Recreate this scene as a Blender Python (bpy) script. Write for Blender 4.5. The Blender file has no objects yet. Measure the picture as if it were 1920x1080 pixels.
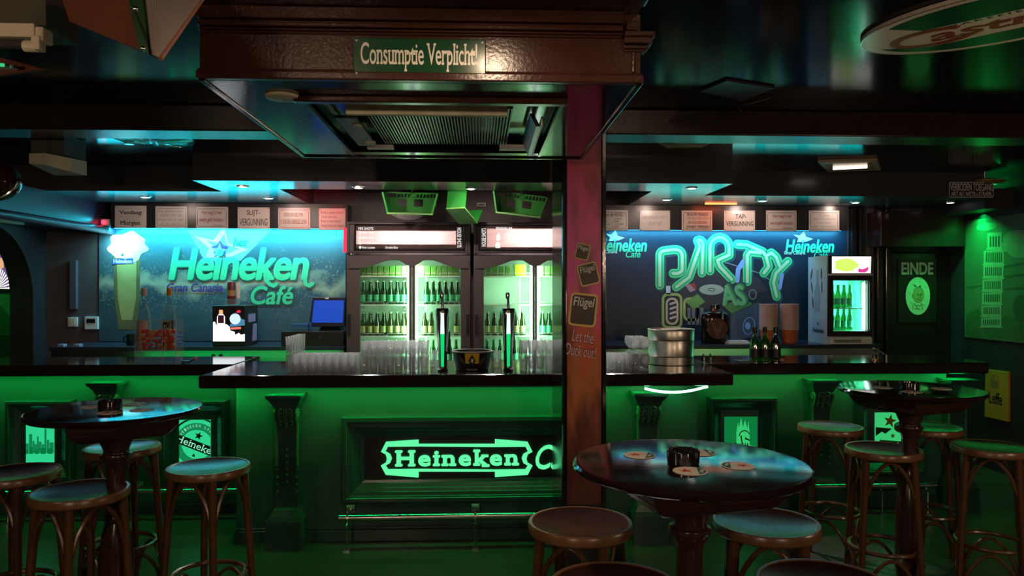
import bpy, math, random
from mathutils import Vector, Matrix
random.seed(7)
PI = math.pi
sc = bpy.context.scene
C = bpy.data.collections.new('bar_scene'); sc.collection.children.link(C)

# ------------------------------------------------------------------ camera, world, exposure
F = 1400.0                      # focal length in pixels of the 1920 wide frame
TH = math.atan(60 / F)          # the camera is turned a little to the right of the bar's normal
CAMZ = 1.6
cam_d = bpy.data.cameras.new('camera'); cam = bpy.data.objects.new('camera', cam_d); C.objects.link(cam)
cam.location = (0, 0, CAMZ); cam.rotation_euler = (PI / 2, 0, -TH)
cam_d.sensor_width = 36; cam_d.lens = F / 1920 * 36; cam_d.clip_start = 0.02
sc.camera = cam
w = bpy.data.worlds.new('world'); sc.world = w; w.use_nodes = True
w.node_tree.nodes['Background'].inputs[0].default_value = (0.010, 0.008, 0.008, 1)
w.node_tree.nodes['Background'].inputs[1].default_value = 0.25
sc.view_settings.view_transform = 'Standard'; sc.view_settings.look = 'None'
sc.view_settings.exposure = 0.0; sc.view_settings.gamma = 1.0; sc.view_settings.use_curve_mapping = False
cy = sc.cycles
cy.max_bounces = 7; cy.diffuse_bounces = 3; cy.glossy_bounces = 4; cy.transparent_max_bounces = 40
cy.caustics_reflective = False; cy.caustics_refractive = False; cy.sample_clamp_indirect = 4.0
cy.use_denoising = True

def area(name, loc, target, sx, sy, power, col, spread=PI):
    d = bpy.data.lights.new(name, 'AREA'); d.shape = 'RECTANGLE'; d.size = sx; d.size_y = sy
    d.energy = power; d.color = col; d.spread = spread
    o = bpy.data.objects.new(name, d); C.objects.link(o); o.location = loc
    dirv = Vector(target) - Vector(loc)
    z = -dirv.normalized(); x = Vector((1, 0, 0))
    if abs(z.dot(x)) > .95: x = Vector((0, 1, 0))
    y = z.cross(x).normalized(); x = y.cross(z).normalized()
    o.matrix_world = Matrix.Translation(Vector(loc)) @ Matrix((x, y, z)).transposed().to_4x4()
    return o
def point(name, loc, power, col, r=.03):
    d = bpy.data.lights.new(name, 'POINT'); d.energy = power; d.color = col; d.shadow_soft_size = r
    o = bpy.data.objects.new(name, d); C.objects.link(o); o.location = loc; return o
def spot(name, loc, power, col, ang=1.6, r=.02):
    d = bpy.data.lights.new(name, 'SPOT'); d.energy = power; d.color = col; d.shadow_soft_size = r
    d.spot_size = ang; d.spot_blend = .6
    o = bpy.data.objects.new(name, d); C.objects.link(o); o.location = loc; return o

GREEN = (0.0, 1.0, 0.17); CYAN = (0.05, 0.80, 1.0); BLUE = (0.08, 0.58, 1.0); WARM = (1.0, 0.72, 0.48); RED = (1.0, 0.03, 0.06)
# LED strips under the worktops (their visible tape is built with each worktop)
area('light_bar_centre', (-.17, 4.65, .993), (-.17, 4.76, .3), 2.95, .02, 22, GREEN)
area('light_bar_left', (-2.83, 5.31, .993), (-2.83, 5.42, .3), 2.2, .02, 18, GREEN)
area('light_bar_right', (2.5, 5.23, .993), (2.5, 5.34, .3), 2.0, .02, 12, GREEN)
# LED strips over the murals
area('light_mural_left', (-2.27, 6.86, 2.14), (-2.27, 7.11, 1.84), 2.1, .02, 30, CYAN)
area('light_mural_left_end', (-3.30, 6.88, 2.05), (-3.28, 6.99, 1.9), .12, .02, 2.0, (.4, .95, 1))
area('light_mural_right', (2.35, 6.86, 2.14), (2.35, 7.11, 1.84), 2.2, .02, 14, BLUE)
area('light_wall_right', (4.42, 6.5, 2.26), (4.50, 6.5, 1.8), 1.0, .02, 12, GREEN, 2.4)
area('light_soffit_left', (-2.5, 6.70, 2.20), (-2.5, 6.3, 2.4), 1.7, .02, 3.0, (0, .75, 1))
area('light_soffit_right', (2.5, 6.70, 2.20), (2.5, 6.3, 2.4), 2.0, .02, 1.3, (0, .85, .8))
# red accent lamps beside the enamel signs
area('light_red_left', (-1.30, 6.5, 2.3), (-1.9, 6.8, 2.2), .05, .05, .9, RED)
area('light_red_right', (2.15, 6.55, 2.345), (2.15, 6.75, 2.25), .25, .03, .35, (1, .14, .06))
# warm lamps of the room
area('light_ceiling_lamp', (.05, 1.86, 2.448), (.05, 1.9, 0), .09, .09, 6, WARM)
point('light_room_lamp', (-1.2, -1.2, 1.95), 58, WARM, .12)
point('light_room_lamp_right', (1.7, -1.2, 1.95), 58, WARM, .12)
for i, x in enumerate((-.9, .1, 1.1)):
    spot('light_bar_spot', (x, 5.55, 2.345), 120, (1, .93, .88), 1.15).rotation_euler = (-.55, 0, 0)
# light of the recessed spots under the canopy, in their lamps
for px, py, pw in ((455, 349, 5.0), (504, 371, 2.2), (672, 351, 7.0), (883, 353, 7.0), (1297, 352, 1.5), (1250, 374, 1.8), (1430, 376, 2.0), (1604, 379, 1.2), (273, 369, 1.8)):
    t_ = (540 - py) / 1400; yy = .76 / t_ ; xx = (px - 900) / 1400 * yy
    area('light_recessed_spot', (xx, yy - .02, 2.351), (xx, yy + .10, 2.2), .05, .05, pw, (1, .74, .64))
# added warm fills without fixtures, brightening the oval ceiling sign and the left fittings
point('light_side_fill_right', (3.2, 1.9, 1.45), 26, WARM, .08)
point('light_side_fill_left', (-2.5, .9, 2.1), 14, WARM, .08)

# ------------------------------------------------------------------ pixel <-> world helpers
cs, sn = math.cos(TH), math.sin(TH)
def ray(px, py):
    a = (px - 960) / F; b = (540 - py) / F
    return Vector((cs * a + sn, -sn * a + cs, b))
def PY(px, py, Y):
    r = ray(px, py); t = Y / r.y; return (r.x * t, CAMZ + r.z * t)
def PZ(px, py, Z):
    r = ray(px, py); t = (Z - CAMZ) / r.z; return (r.x * t, r.y * t)
def PX(px, py, X):
    r = ray(px, py); t = X / r.x; return (r.y * t, CAMZ + r.z * t)
def XY(px, Y): return PY(px, 540, Y)[0]
def ZY(px, py, Y): return PY(px, py, Y)[1]

# ------------------------------------------------------------------ materials
def nd(nt, t, **k):
    n = nt.nodes.new(t)
    for a, b in k.items(): setattr(n, a, b)
    return n
def M(name, col, rough=.5, metal=0., spec=.5, noise=None, bump=None, emit=None, es=0., coat=0., alpha=None, stretch=None):
    m = bpy.data.materials.new(name); m.use_nodes = True; nt = m.node_tree
    b = nt.nodes['Principled BSDF']
    b.inputs['Base Color'].default_value = (*col, 1); b.inputs['Roughness'].default_value = rough
    b.inputs['Metallic'].default_value = metal; b.inputs['Specular IOR Level'].default_value = spec
    b.inputs['Coat Weight'].default_value = coat; b.inputs['Coat Roughness'].default_value = .08
    if emit: b.inputs['Emission Color'].default_value = (*emit, 1); b.inputs['Emission Strength'].default_value = es
    tc = nd(nt, 'ShaderNodeTexCoord'); mp = nd(nt, 'ShaderNodeMapping'); nt.links.new(tc.outputs['Object'], mp.inputs[0])
    if stretch: mp.inputs['Scale'].default_value = stretch
    sc_, am = noise or (9., .12)
    n = nd(nt, 'ShaderNodeTexNoise'); n.inputs['Scale'].default_value = sc_; n.inputs['Detail'].default_value = 4
    nt.links.new(mp.outputs[0], n.inputs['Vector'])
    mx = nd(nt, 'ShaderNodeMix', data_type='RGBA')
    mx.inputs[6].default_value = (*[c * (1 - am) for c in col], 1); mx.inputs[7].default_value = (*[min(1, c * (1 + am)) for c in col], 1)
    nt.links.new(n.outputs['Fac'], mx.inputs[0]); nt.links.new(mx.outputs[2], b.inputs['Base Color'])
    if bump:
        n2 = nd(nt, 'ShaderNodeTexNoise'); n2.inputs['Scale'].default_value = bump[0]; n2.inputs['Detail'].default_value = 3
        nt.links.new(mp.outputs[0], n2.inputs['Vector'])
        bp = nd(nt, 'ShaderNodeBump'); bp.inputs['Strength'].default_value = bump[1]; bp.inputs['Distance'].default_value = .004
        nt.links.new(n2.outputs['Fac'], bp.inputs['Height']); nt.links.new(bp.outputs[0], b.inputs['Normal'])
    return m
def E(name, col, s): return M(name, tuple(c * .3 for c in col), .6, emit=col, es=s)
def GLASS(name, tint, edge, edge_amt=.5, base=.03, rough=.05):
    m = bpy.data.materials.new(name); m.use_nodes = True; nt = m.node_tree; nt.nodes.clear()
    out = nd(nt, 'ShaderNodeOutputMaterial'); tr = nd(nt, 'ShaderNodeBsdfTransparent'); tr.inputs[0].default_value = (*tint, 1)
    gl = nd(nt, 'ShaderNodeBsdfGlossy'); gl.inputs['Roughness'].default_value = rough
    df = nd(nt, 'ShaderNodeBsdfTranslucent'); df.inputs[0].default_value = (*edge, 1)
    di = nd(nt, 'ShaderNodeBsdfDiffuse'); di.inputs[0].default_value = (*edge, 1)
    ad = nd(nt, 'ShaderNodeMixShader'); ad.inputs[0].default_value = .5
    nt.links.new(df.outputs[0], ad.inputs[1]); nt.links.new(di.outputs[0], ad.inputs[2])
    m1 = nd(nt, 'ShaderNodeMixShader'); m1.inputs[0].default_value = .5
    nt.links.new(gl.outputs[0], m1.inputs[1]); nt.links.new(ad.outputs[0], m1.inputs[2])
    lw = nd(nt, 'ShaderNodeLayerWeight'); lw.inputs[0].default_value = .35
    mr = nd(nt, 'ShaderNodeMapRange'); mr.inputs[3].default_value = base; mr.inputs[4].default_value = edge_amt
    nt.links.new(lw.outputs['Facing'], mr.inputs[0])
    m2 = nd(nt, 'ShaderNodeMixShader'); nt.links.new(mr.outputs[0], m2.inputs[0])
    nt.links.new(tr.outputs[0], m2.inputs[1]); nt.links.new(m1.outputs[0], m2.inputs[2]); nt.links.new(m2.outputs[0], out.inputs[0])
    return m
m_black = M('black_lacquer', (.010, .008, .008), .12, spec=.5, bump=(60, .05))
m_ceil = M('ceiling_lacquer', (.008, .006, .006), .12, spec=.05, bump=(30, .05))
m_soffit = M('soffit_gloss_panel', (.055, .055, .06), .22, spec=.6)
m_brown = M('brown_stained_wood', (.055, .019, .012), .22, spec=.5, noise=(7, .35), bump=(90, .17), stretch=(1, 1, 1))
m_darkbrown = M('dark_brown_wood', (.022, .011, .008), .25, noise=(8, .3), bump=(60, .12))
m_bar = M('bar_green_paint', (.028, .095, .070), .33, noise=(5, .12), bump=(120, .08))
m_bar2 = M('bar_carved_paint', (.020, .070, .050), .22, noise=(20, .2), bump=(90, .1))
m_carve = M('carving_paint_brightened', (.06, .20, .10), .16, spec=.7, noise=(20, .2))  # bar paint brightened here, standing in for green light on the carving
m_barblk = M('bar_black_panel', (.014, .014, .014), .3)
m_top = M('worktop_lacquer', (.020, .012, .010), .10, noise=(6, .3), bump=(30, .05))
m_table = M('table_lacquer', (.016, .008, .007), .085, noise=(5, .4), bump=(24, .025), stretch=(1, 5, 1))
m_tableleg = M('table_leg_wood', (.040, .016, .010), .22, noise=(10, .3))
m_stool = M('bentwood_brown', (.085, .036, .016), .27, noise=(14, .35), bump=(60, .1))
m_rim = M('bentwood_rim', (.15, .07, .028), .28, noise=(20, .3))
m_seat = M('stool_seat_wood', (.035, .015, .011), .24, noise=(9, .35), bump=(40, .012))
m_chrome = M('chrome', (.85, .85, .85), .14, metal=1)
m_alu = M('brushed_aluminium', (.72, .68, .62), .32, metal=1, bump=(40, .1), stretch=(1, 1, 8))
m_steel = M('stainless_steel', (.5, .52, .5), .25, metal=1)
m_wall = M('wall_dark_paint', (.03, .028, .034), .5)
m_wallgrey = M('wall_grey_paint', (.10, .09, .095), .5)
m_fridge = M('fridge_grey_plastic', (.085, .072, .076), .42)
m_blackpl = M('black_plastic', (.012, .012, .013), .3)
m_white = M('white_plastic', (.75, .75, .74), .4)
m_cream = M('cream_enamel', (.72, .62, .46), .45, noise=(6, .1))
m_creamdirty = M('worn_cream_paint', (.86, .68, .46), .6, noise=(14, .5))
m_fridgein = M('fridge_liner', (.72, .80, .74), .45)
m_shelf = M('shelf_wire_white', (.75, .85, .78), .4)
m_glass = GLASS('clear_glass', (.96, .97, .97), (.95, .97, .96), .9, .15)
m_pane = GLASS('door_glass', (.96, .98, .97), (.8, .9, .85), .18, .015)
m_bottle = GLASS('green_bottle_glass', (.06, .34, .10), (.05, .30, .09), .55, .16)
m_bottlebr = GLASS('olive_bottle_glass', (.26, .34, .07), (.22, .26, .06), .55, .16)
m_label = M('bottle_label_green', (.06, .40, .19), .4)
m_label2 = M('bottle_label_pale', (.38, .44, .16), .4)
m_cap = M('crown_cap', (.25, .5, .3), .3, metal=.6)
m_can = M('green_printed_pack', (.22, .62, .12), .4, noise=(60, .8))
m_ledg = E('green_led_tape', (.05, 1, .3), 2.2)
m_ledw = E('loose_led_tape', (.35, 1, .62), 6)
m_ledc = E('cyan_led_tape', (.1, .85, 1), 2.5)
m_ledred = E('red_led', (1, .02, .05), 6)
m_spot = E('spot_lamp_glass', (1, .95, .85), 6)
m_tube = E('fridge_tube', (.80, 1, .86), 5)
m_enamel = M('enamel_sign_white', (.60, .55, .50), .28, noise=(5, .08))
m_ink = M('ink_black', (.02, .018, .018), .5)
m_inkred = M('ink_red', (.30, .03, .03), .5)
m_inkgold = M('ink_ochre', (.38, .27, .10), .5)
m_inkfaint = M('ink_faded', (.34, .30, .28), .5)
m_print_white = M('print_white', (.85, .85, .83), .4)
m_signgreen = M('enamel_green', (.012, .07, .03), .2, bump=(8, .05))
m_crate = M('green_crate_plastic', (.02, .26, .035), .4)
m_crate2 = M('green_crate_bottom', (.16, .42, .12), .4)
m_blackgl = M('black_pressed_glass', (.012, .012, .015), .10, spec=.8)
m_red = M('red_enamel', (.30, .02, .02), .3)
m_darkglass = GLASS('black_glass', (.02, .02, .03), (.01, .01, .015), .9, .55)
m_candyr = M('red_sweet', (.85, .07, .04), .2)
m_candyb = M('tan_sweet', (.75, .40, .20), .25)
m_candyd = M('brown_sweet', (.38, .12, .07), .25)
m_cup = M('orange_paper_cup', (.80, .13, .04), .45, noise=(25, .6))
m_cuprim = M('cup_rim_white', (.80, .72, .74), .4)
m_screenb = E('register_screen', (.004, .075, .60), .75)
m_floor = M('floor_dark_boards', (.064, .058, .048), .30, noise=(3.5, .65), bump=(14, .15), stretch=(1, 2.5, 1))
m_yellow = M('yellow_print', (.80, .50, .04), .4)

# ------------------------------------------------------------------ mesh helpers
class MB:
    def __init__(s): s.v = []; s.f = []
    def add(s, vs, fs):
        o = len(s.v); s.v += [tuple(p) for p in vs]; s.f += [tuple(i + o for i in f) for f in fs]; return s
    def box(s, x0, x1, y0, y1, z0, z1):
        return s.add([(x0,y0,z0),(x1,y0,z0),(x1,y1,z0),(x0,y1,z0),(x0,y0,z1),(x1,y0,z1),(x1,y1,z1),(x0,y1,z1)],
                     [(3,2,1,0),(4,5,6,7),(0,1,5,4),(1,2,6,5),(2,3,7,6),(3,0,4,7)])
    def frustum(s, c, z0, z1, a0, b0, a1, b1):      # half sizes at z0 and z1
        x, y = c
        return s.add([(x-a0,y-b0,z0),(x+a0,y-b0,z0),(x+a0,y+b0,z0),(x-a0,y+b0,z0),(x-a1,y-b1,z1),(x+a1,y-b1,z1),(x+a1,y+b1,z1),(x-a1,y+b1,z1)],
                     [(3,2,1,0),(4,5,6,7),(0,1,5,4),(1,2,6,5),(2,3,7,6),(3,0,4,7)])
    def lathe(s, prof, c=(0, 0), seg=20, closed=True):
        vs = []; fs = []; n = len(prof)
        for r, z in prof:
            for k in range(seg):
                a = 2 * PI * k / seg; vs.append((c[0] + r * math.cos(a), c[1] + r * math.sin(a), z))
        for i in range(n - 1):
            for k in range(seg):
                k2 = (k + 1) % seg; fs.append((i*seg+k, i*seg+k2, (i+1)*seg+k2, (i+1)*seg+k))
        if closed:
            fs.append(tuple(reversed(range(seg)))); fs.append(tuple((n-1)*seg + k for k in range(seg)))
        return s.add(vs, fs)
    def tube(s, pts, r, seg=8, closed=False):
        pts = [Vector(p) for p in pts]; n = len(pts); vs = []; fs = []
        rr = r if isinstance(r, (list, tuple)) else [r] * n
        up = None
        for i, p in enumerate(pts):
            if closed: t = pts[(i + 1) % n] - pts[i - 1]
            else: t = pts[min(i + 1, n - 1)] - pts[max(i - 1, 0)]
            t.normalize()
            if up is None: up = Vector((0, 0, 1)) if abs(t.z) < .9 else Vector((1, 0, 0))
            a = t.cross(up)
            if a.length < 1e-5: a = t.cross(Vector((0, 1, 0)))
            a.normalize(); b = a.cross(t).normalized(); up = b
            for k in range(seg):
                q = 2 * PI * k / seg; vs.append(p + a * (rr[i] * math.cos(q)) + b * (rr[i] * math.sin(q)))
        m = n if closed else n - 1
        for i in range(m):
            j = (i + 1) % n
            for k in range(seg):
                k2 = (k + 1) % seg; fs.append((i*seg+k, j*seg+k, j*seg+k2, i*seg+k2))
        if not closed:
            fs.append(tuple(range(seg))); fs.append(tuple((n-1)*seg + k for k in reversed(range(seg))))
        return s.add(vs, fs)
    def sphere(s, c, r, u=10, v=6, sz=1.):
        prof = [(max(1e-4, r * math.sin(PI * i / v)), c[2] - r * sz * math.cos(PI * i / v)) for i in range(v + 1)]
        return s.lathe(prof, (c[0], c[1]), u)
    def prism(s, poly, fr, n0=0., n1=.002):       # polygon (u,v) in a frame, from height n0 to n1 along its normal
        k = len(poly)
        vs = [fr.p(u, v, n0) for u, v in poly] + [fr.p(u, v, n1) for u, v in poly]
        ar = sum(poly[i][0]*poly[(i+1)%k][1] - poly[(i+1)%k][0]*poly[i][1] for i in range(k))
        if ar < 0: vs = [fr.p(u, v, n0) for u, v in reversed(poly)] + [fr.p(u, v, n1) for u, v in reversed(poly)]
        fs = [tuple(reversed(range(k))), tuple(range(k, 2*k))] + [(i, (i+1) % k, k + (i+1) % k, k + i) for i in range(k)]
        return s.add(vs, fs)
    def ribbon(s, pts, w, fr, n=.002, closed=False):   # flat stroke of width w along 2D points
        P = [Vector(p) for p in pts]; k = len(P); L = []; R = []
        if not closed:                            # one quad per stretch and a round joint at every point
            for i in range(k):
                s.disc(P[i].x, P[i].y, w / 2, w / 2, fr, n + 3e-5 * i, 12)
                if i < k - 1:
                    t = (P[i+1] - P[i])
                    if t.length < 1e-9: continue
                    t.normalize(); q = Vector((-t.y, t.x)) * (w / 2); e = n + 3e-5 * i + 1.5e-5
                    c = [P[i] + q, P[i] - q, P[i+1] - q, P[i+1] + q]
                    s.add([fr.p(z.x, z.y, e) for z in c], [(0, 1, 2, 3)])
            return s
        for i in range(k):
            if closed: t = P[(i+1) % k] - P[i-1]
            else: t = P[min(i+1, k-1)] - P[max(i-1, 0)]
            if t.length < 1e-9: t = Vector((1, 0))
            t.normalize(); nn = Vector((-t.y, t.x)) * (w / 2)
            L.append(P[i] + nn); R.append(P[i] - nn)
        vs = [fr.p(q.x, q.y, n) for q in L] + [fr.p(q.x, q.y, n) for q in R]
        m = k if closed else k - 1
        fs = [(i, k + i, k + (i+1) % k, (i+1) % k) for i in range(m)]
        s.add(vs, fs)
        if not closed:
            for q in (P[0], P[-1]): s.disc(q.x, q.y, w / 2, w / 2, fr, n + 8e-5, 10)
        return s
    def disc(s, u, v, ru, rv, fr, n=.002, seg=28, rot=0.):
        pts = []
        for k in range(seg):
            a = 2 * PI * k / seg; x = ru * math.cos(a); y = rv * math.sin(a)
            pts.append(fr.p(u + x * math.cos(rot) - y * math.sin(rot), v + x * math.sin(rot) + y * math.cos(rot), n))
        return s.add(pts, [tuple(range(seg))])
    def ring(s, u, v, ru, rv, w, fr, n=.002, seg=32, rot=0., a0=0., a1=2 * PI):
        vs = []; full = abs(a1 - a0 - 2 * PI) < 1e-6; m = seg if full else seg + 1
        for d in (0, w):
            for k in range(m):
                a = a0 + (a1 - a0) * k / seg; x = (ru - d) * math.cos(a); y = (rv - d) * math.sin(a)
                vs.append(fr.p(u + x * math.cos(rot) - y * math.sin(rot), v + x * math.sin(rot) + y * math.cos(rot), n))
        fs = [(k, (k+1) % m, m + (k+1) % m, m + k) for k in range(seg)]
        return s.add(vs, fs)
    def frame_sweep(s, rect, prof, fr):           # mitred moulding round rect (u0,u1,v0,v1); prof = (inset, height)
        u0, u1, v0, v1 = rect; vs = []; fs = []
        for d, h in prof:
            vs += [fr.p(u0+d, v0+d, h), fr.p(u1-d, v0+d, h), fr.p(u1-d, v1-d, h), fr.p(u0+d, v1-d, h)]
        for i in range(len(prof) - 1):
            for k in range(4): fs.append((4*i+k, 4*i+(k+1) % 4, 4*i+4+(k+1) % 4, 4*i+4+k))
        return s.add(vs, fs)
    def build(s, name, mat, parent=None, smooth=False, bevel=0., world=True):
        off = Vector((0, 0, 0))
        if parent is not None and world:
            q = parent
            while q is not None: off += q.location; q = q.parent
        me = bpy.data.meshes.new(name)
        me.from_pydata([tuple(Vector(p) - off) for p in s.v], [], s.f); me.materials.append(mat)
        if smooth:
            me.shade_smooth(); me.set_sharp_from_angle(angle=.7)
        me.update()
        o = bpy.data.objects.new(name, me); C.objects.link(o); o.parent = parent
        if bevel:
            b = o.modifiers.new('bevel', 'BEVEL'); b.width = bevel; b.segments = 2; b.limit_method = 'ANGLE'; b.angle_limit = .6
        return o
class Fr:
    def __init__(s, O, U, V):
        s.O = Vector(O); s.U = Vector(U); s.V = Vector(V); s.N = s.U.cross(s.V)
    def p(s, u, v, n=0.): return s.O + s.U * u + s.V * v + s.N * n
def FY(Y): return Fr((0, Y, 0), (1, 0, 0), (0, 0, 1))
def FXR(X): return Fr((X, 0, 0), (0, -1, 0), (0, 0, 1))
class PF(Fr):                                      # a wall plane addressed by where the photograph shows its points
    def __init__(s, Y=None, X=None):
        s.Yp, s.Xp = Y, X
        f = FY(Y) if Y is not None else FXR(X)
        s.O, s.U, s.V, s.N = f.O, f.U, f.V, f.N
    def q(s, px, py):
        if s.Yp is not None: return PY(px, py, s.Yp)
        y, z = PX(px, py, s.Xp); return (-y, z)
    def qs(s, pts): return [s.q(*p) for p in pts]

def thing(name, label, cat, loc=(0, 0, 0), rz=0., group=None):
    o = bpy.data.objects.new(name, None); C.objects.link(o); o.location = loc; o.rotation_euler = (0, 0, rz)
    o.empty_display_size = .05
    return tag(o, label, cat, group)
def tag(o, label, cat, group=None):
    o['label'] = label; o['category'] = cat
    if group: o['group'] = group
    return o
def struct(o, label=None):
    o['kind'] = 'structure'
    if label: o['label'] = label
    return o
def dup(root, loc, rz=0., label=None, group=None):
    r = root.copy(); C.objects.link(r); r.location = loc; r.rotation_euler = (0, 0, rz)
    if label: r['label'] = label
    if group: r['group'] = group
    for ch in list(root.children):
        c = ch.copy(); C.objects.link(c); c.parent = r
        for g in list(ch.children):
            d = g.copy(); C.objects.link(d); d.parent = c
    return r

_tc = {}
def text_mesh(s, shear=0., bold=0., serif=0., spacing=1., align='CENTER', leading=1.):
    key = (s, shear, bold, serif, spacing, align, leading)
    if key in _tc: return _tc[key]
    cu = bpy.data.curves.new('t', 'FONT'); cu.body = s; cu.shear = 0.; cu.space_character = spacing
    cu.resolution_u = 4; cu.align_x = align; cu.space_line = leading
    ob = bpy.data.objects.new('t', cu); me = bpy.data.meshes.new_from_object(ob)
    vs = [(v.co.x, v.co.y) for v in me.vertices]; fs = [tuple(p.vertices) for p in me.polygons]
    gn_ = len(vs)
    if serif:
        cnt = {}
        for f in fs:
            for i in range(len(f)):
                a, b = f[i], f[(i+1) % len(f)]; k = (min(a, b), max(a, b)); cnt[k] = cnt.get(k, 0) + 1
        ys = [v[1] for v in vs]
        adds = []
        for (a, b), n in cnt.items():
            if n != 1: continue
            (x0, y0), (x1, y1) = vs[a], vs[b]
            if abs(y0 - y1) < 1e-3 and .04 < abs(x1 - x0) < .22:
                lo, hi = min(x0, x1), max(x0, x1)
                # is the glyph above or below this edge
                above = any(abs(vs[i][0] - x0) < .02 and vs[i][1] > y0 + .12 for i in range(len(vs)))
                sgn = 1 if (y0 < .05 and above) else -1
                adds.append((lo - serif, hi + serif, y0, y0 + sgn * .055))
        for x0, x1, ya, yb in adds:
            o = len(vs); a, b = min(ya, yb), max(ya, yb)
            vs += [(x0, a), (x1, a), (x1, b), (x0, b)]; fs.append((o, o+1, o+2, o+3))
    if bold:                                       # heavier strokes: the glyphs again, shifted a little each way
        V0 = list(vs); F0 = list(fs)
        for dx, dy in ((-1, 0), (1, 0), (0, -.8), (0, .8), (-.7, -.6), (.7, .6), (-.7, .6), (.7, -.6))[:8 if bold > .015 else 4]:
            o = len(vs); vs += [(x + dx * bold, y + dy * bold) for x, y in V0]; fs += [tuple(i + o for i in f) for f in F0]
    n1_ = len(V0) if bold else len(vs)
    vs = [(v[0] + shear * v[1], v[1], 6e-5 * (i // n1_) + (3e-5 if i % n1_ >= gn_ else 0)) for i, v in enumerate(vs)]     # each shifted copy lies a hair in front of the last
    bpy.data.objects.remove(ob); bpy.data.curves.remove(cu); bpy.data.meshes.remove(me)
    _tc[key] = (vs, fs); return vs, fs
def text(name, s, mat, parent, fr, rect, n=.002, depth=0., rot=0., world=True, **k):
    """lettering fitted into rect (u0,u1,v0,v1) of a frame; rot = quarter turns"""
    vs, fs = text_mesh(s, **k)
    if rot == 1: vs = [(-y, x, e) for x, y, e in vs]
    if rot == 3: vs = [(y, -x, e) for x, y, e in vs]
    xs = [v[0] for v in vs]; ys = [v[1] for v in vs]
    u0, u1, v0, v1 = rect; sx = (u1 - u0) / (max(xs) - min(xs)); sy = (v1 - v0) / (max(ys) - min(ys))
    x0_, y0_ = min(xs), min(ys)
    P = [(u0 + (x - x0_) * sx, v0 + (y - y0_) * sy, e) for x, y, e in vs]
    b = MB()
    b.add([fr.p(u, v, n + depth + e) for u, v, e in P], fs)
    if depth:
        cnt = {}
        for f in fs:
            for i in range(len(f)):
                a, c = f[i], f[(i+1) % len(f)]; kk = (min(a, c), max(a, c)); cnt.setdefault(kk, []).append((a, c))
        ed = [e[0] for e in cnt.values() if len(e) == 1]
        b.add([fr.p(u, v, n) for u, v, e in P] + [fr.p(u, v, n + depth) for u, v, e in P],
              [(a, c, c + len(P), a + len(P)) for a, c in ed])
    return b.build(name, mat, parent, world=world)
def prect(fr, x0, y0, x1, y1):
    a = fr.q(x0, y1); b = fr.q(x1, y0); return (a[0], b[0], a[1], b[1])
def ptext(name, s, mat, parent, fr, box, **k): return text(name, s, mat, parent, fr, prect(fr, *box), **k)
def ppoly(name, mat, parent, fr, pts, n0=0., n1=.002):
    return MB().prism(fr.qs(pts), fr, n0, n1).build(name, mat, parent)
def star(cx, cy, R, r=.4, rot=0., n=5):
    return [(cx + (R if i % 2 == 0 else R * r) * math.sin(PI * i / n + rot), cy + (R if i % 2 == 0 else R * r) * math.cos(PI * i / n + rot)) for i in range(2 * n)]

# ================================================================== THE ROOM
XL, XR, YB, YF = -3.96, 4.5, 7.0, -2.2
struct(MB().box(-6, XR + .3, YF, 8.0, -.1, 0).build('floor', m_floor))
struct(MB().box(-6, XR + .3, YF, 4.4, 2.65, 2.8).box(-6, XR + .3, 4.4, 8.0, 2.56, 2.8).build('ceiling', m_ceil))
struct(MB().box(XL - .2, XR + .2, YB, YB + .15, 0, 2.7).build('wall_back', m_wallgrey))
struct(MB().box(XR, XR + .2, YF, YB, 0, 2.7).build('wall_right', m_wall))
struct(MB().box(-6, XR, YF - .1, YF, 0, 2.7).build('wall_front', m_wall))
fl = Fr((XL, 0, 0), (0, 1, 0), (0, 0, 1))
arch = [(5.6, 0)] + [(6.2 - .6 * math.cos(PI * i / 20), 1.5 + .62 * math.sin(PI * i / 20)) for i in range(21)] + [(6.8, 0)]
wl = MB()
outline = [(YF, 0), (5.6, 0)] + arch[1:-1] + [(6.8, 0), (YB, 0), (YB, 2.7), (YF, 2.7)]
wl.prism(outline, fl, -.2, 0)
wl.v = [(2 * XL - .2 - x if False else x, y, z) for x, y, z in wl.v]
struct(wl.build('wall_left', m_wall))
struct(MB().box(-6, XL, 7.5, 7.6, 0, 2.7).box(-6.1, -6, YF, 7.6, 0, 2.7).build('wall_far', M('far_room_green_wall', (.04, .09, .05), .5)))
point('light_far_room', (-4.9, 6.6, 1.9), 5, GREEN, .1)
# cross beam under the ceiling
struct(MB().box(XL, XR, 4.34, 4.6, 2.5, 2.65).build('trim_1', m_darkbrown, bevel=.008), 'dark brown beam across the ceiling in front of the bar')
# soffit over the bar
sf = MB()
sf.box(-2.03, 1.84, 5.37, 5.81, 2.36, 2.56)
sf.box(-3.96, -2.03, 5.98, 7, 2.36, 2.56).box(-2.03, -1.54, 5.81, 7, 2.36, 2.56)
sf.box(1.84, 4.2, 6.06, 7, 2.36, 2.56).box(1.35, 1.84, 5.81, 7, 2.36, 2.56)
struct(sf.build('trim_2', m_soffit), 'dark glossy canopy over the bar with stepped front edge')
# wide boxed beam over the camera side that carries the air unit box
struct(MB().box(-.98, .50, YF, 2.40, 2.47, 2.65).build('trim_3', m_darkbrown), 'wide boxed beam running toward the air unit')
mo = MB()
for k, (dx, dz0, dz1) in enumerate(((.075, 2.62, 2.65), (.055, 2.57, 2.62), (.04, 2.53, 2.57), (.02, 2.485, 2.53))):
    mo.box(.50, .50 + dx, YF, 2.335, dz0, dz1)
struct(mo.build('trim_4', m_brown, bevel=.006), 'stepped brown cornice along the boxed beam')
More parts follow.
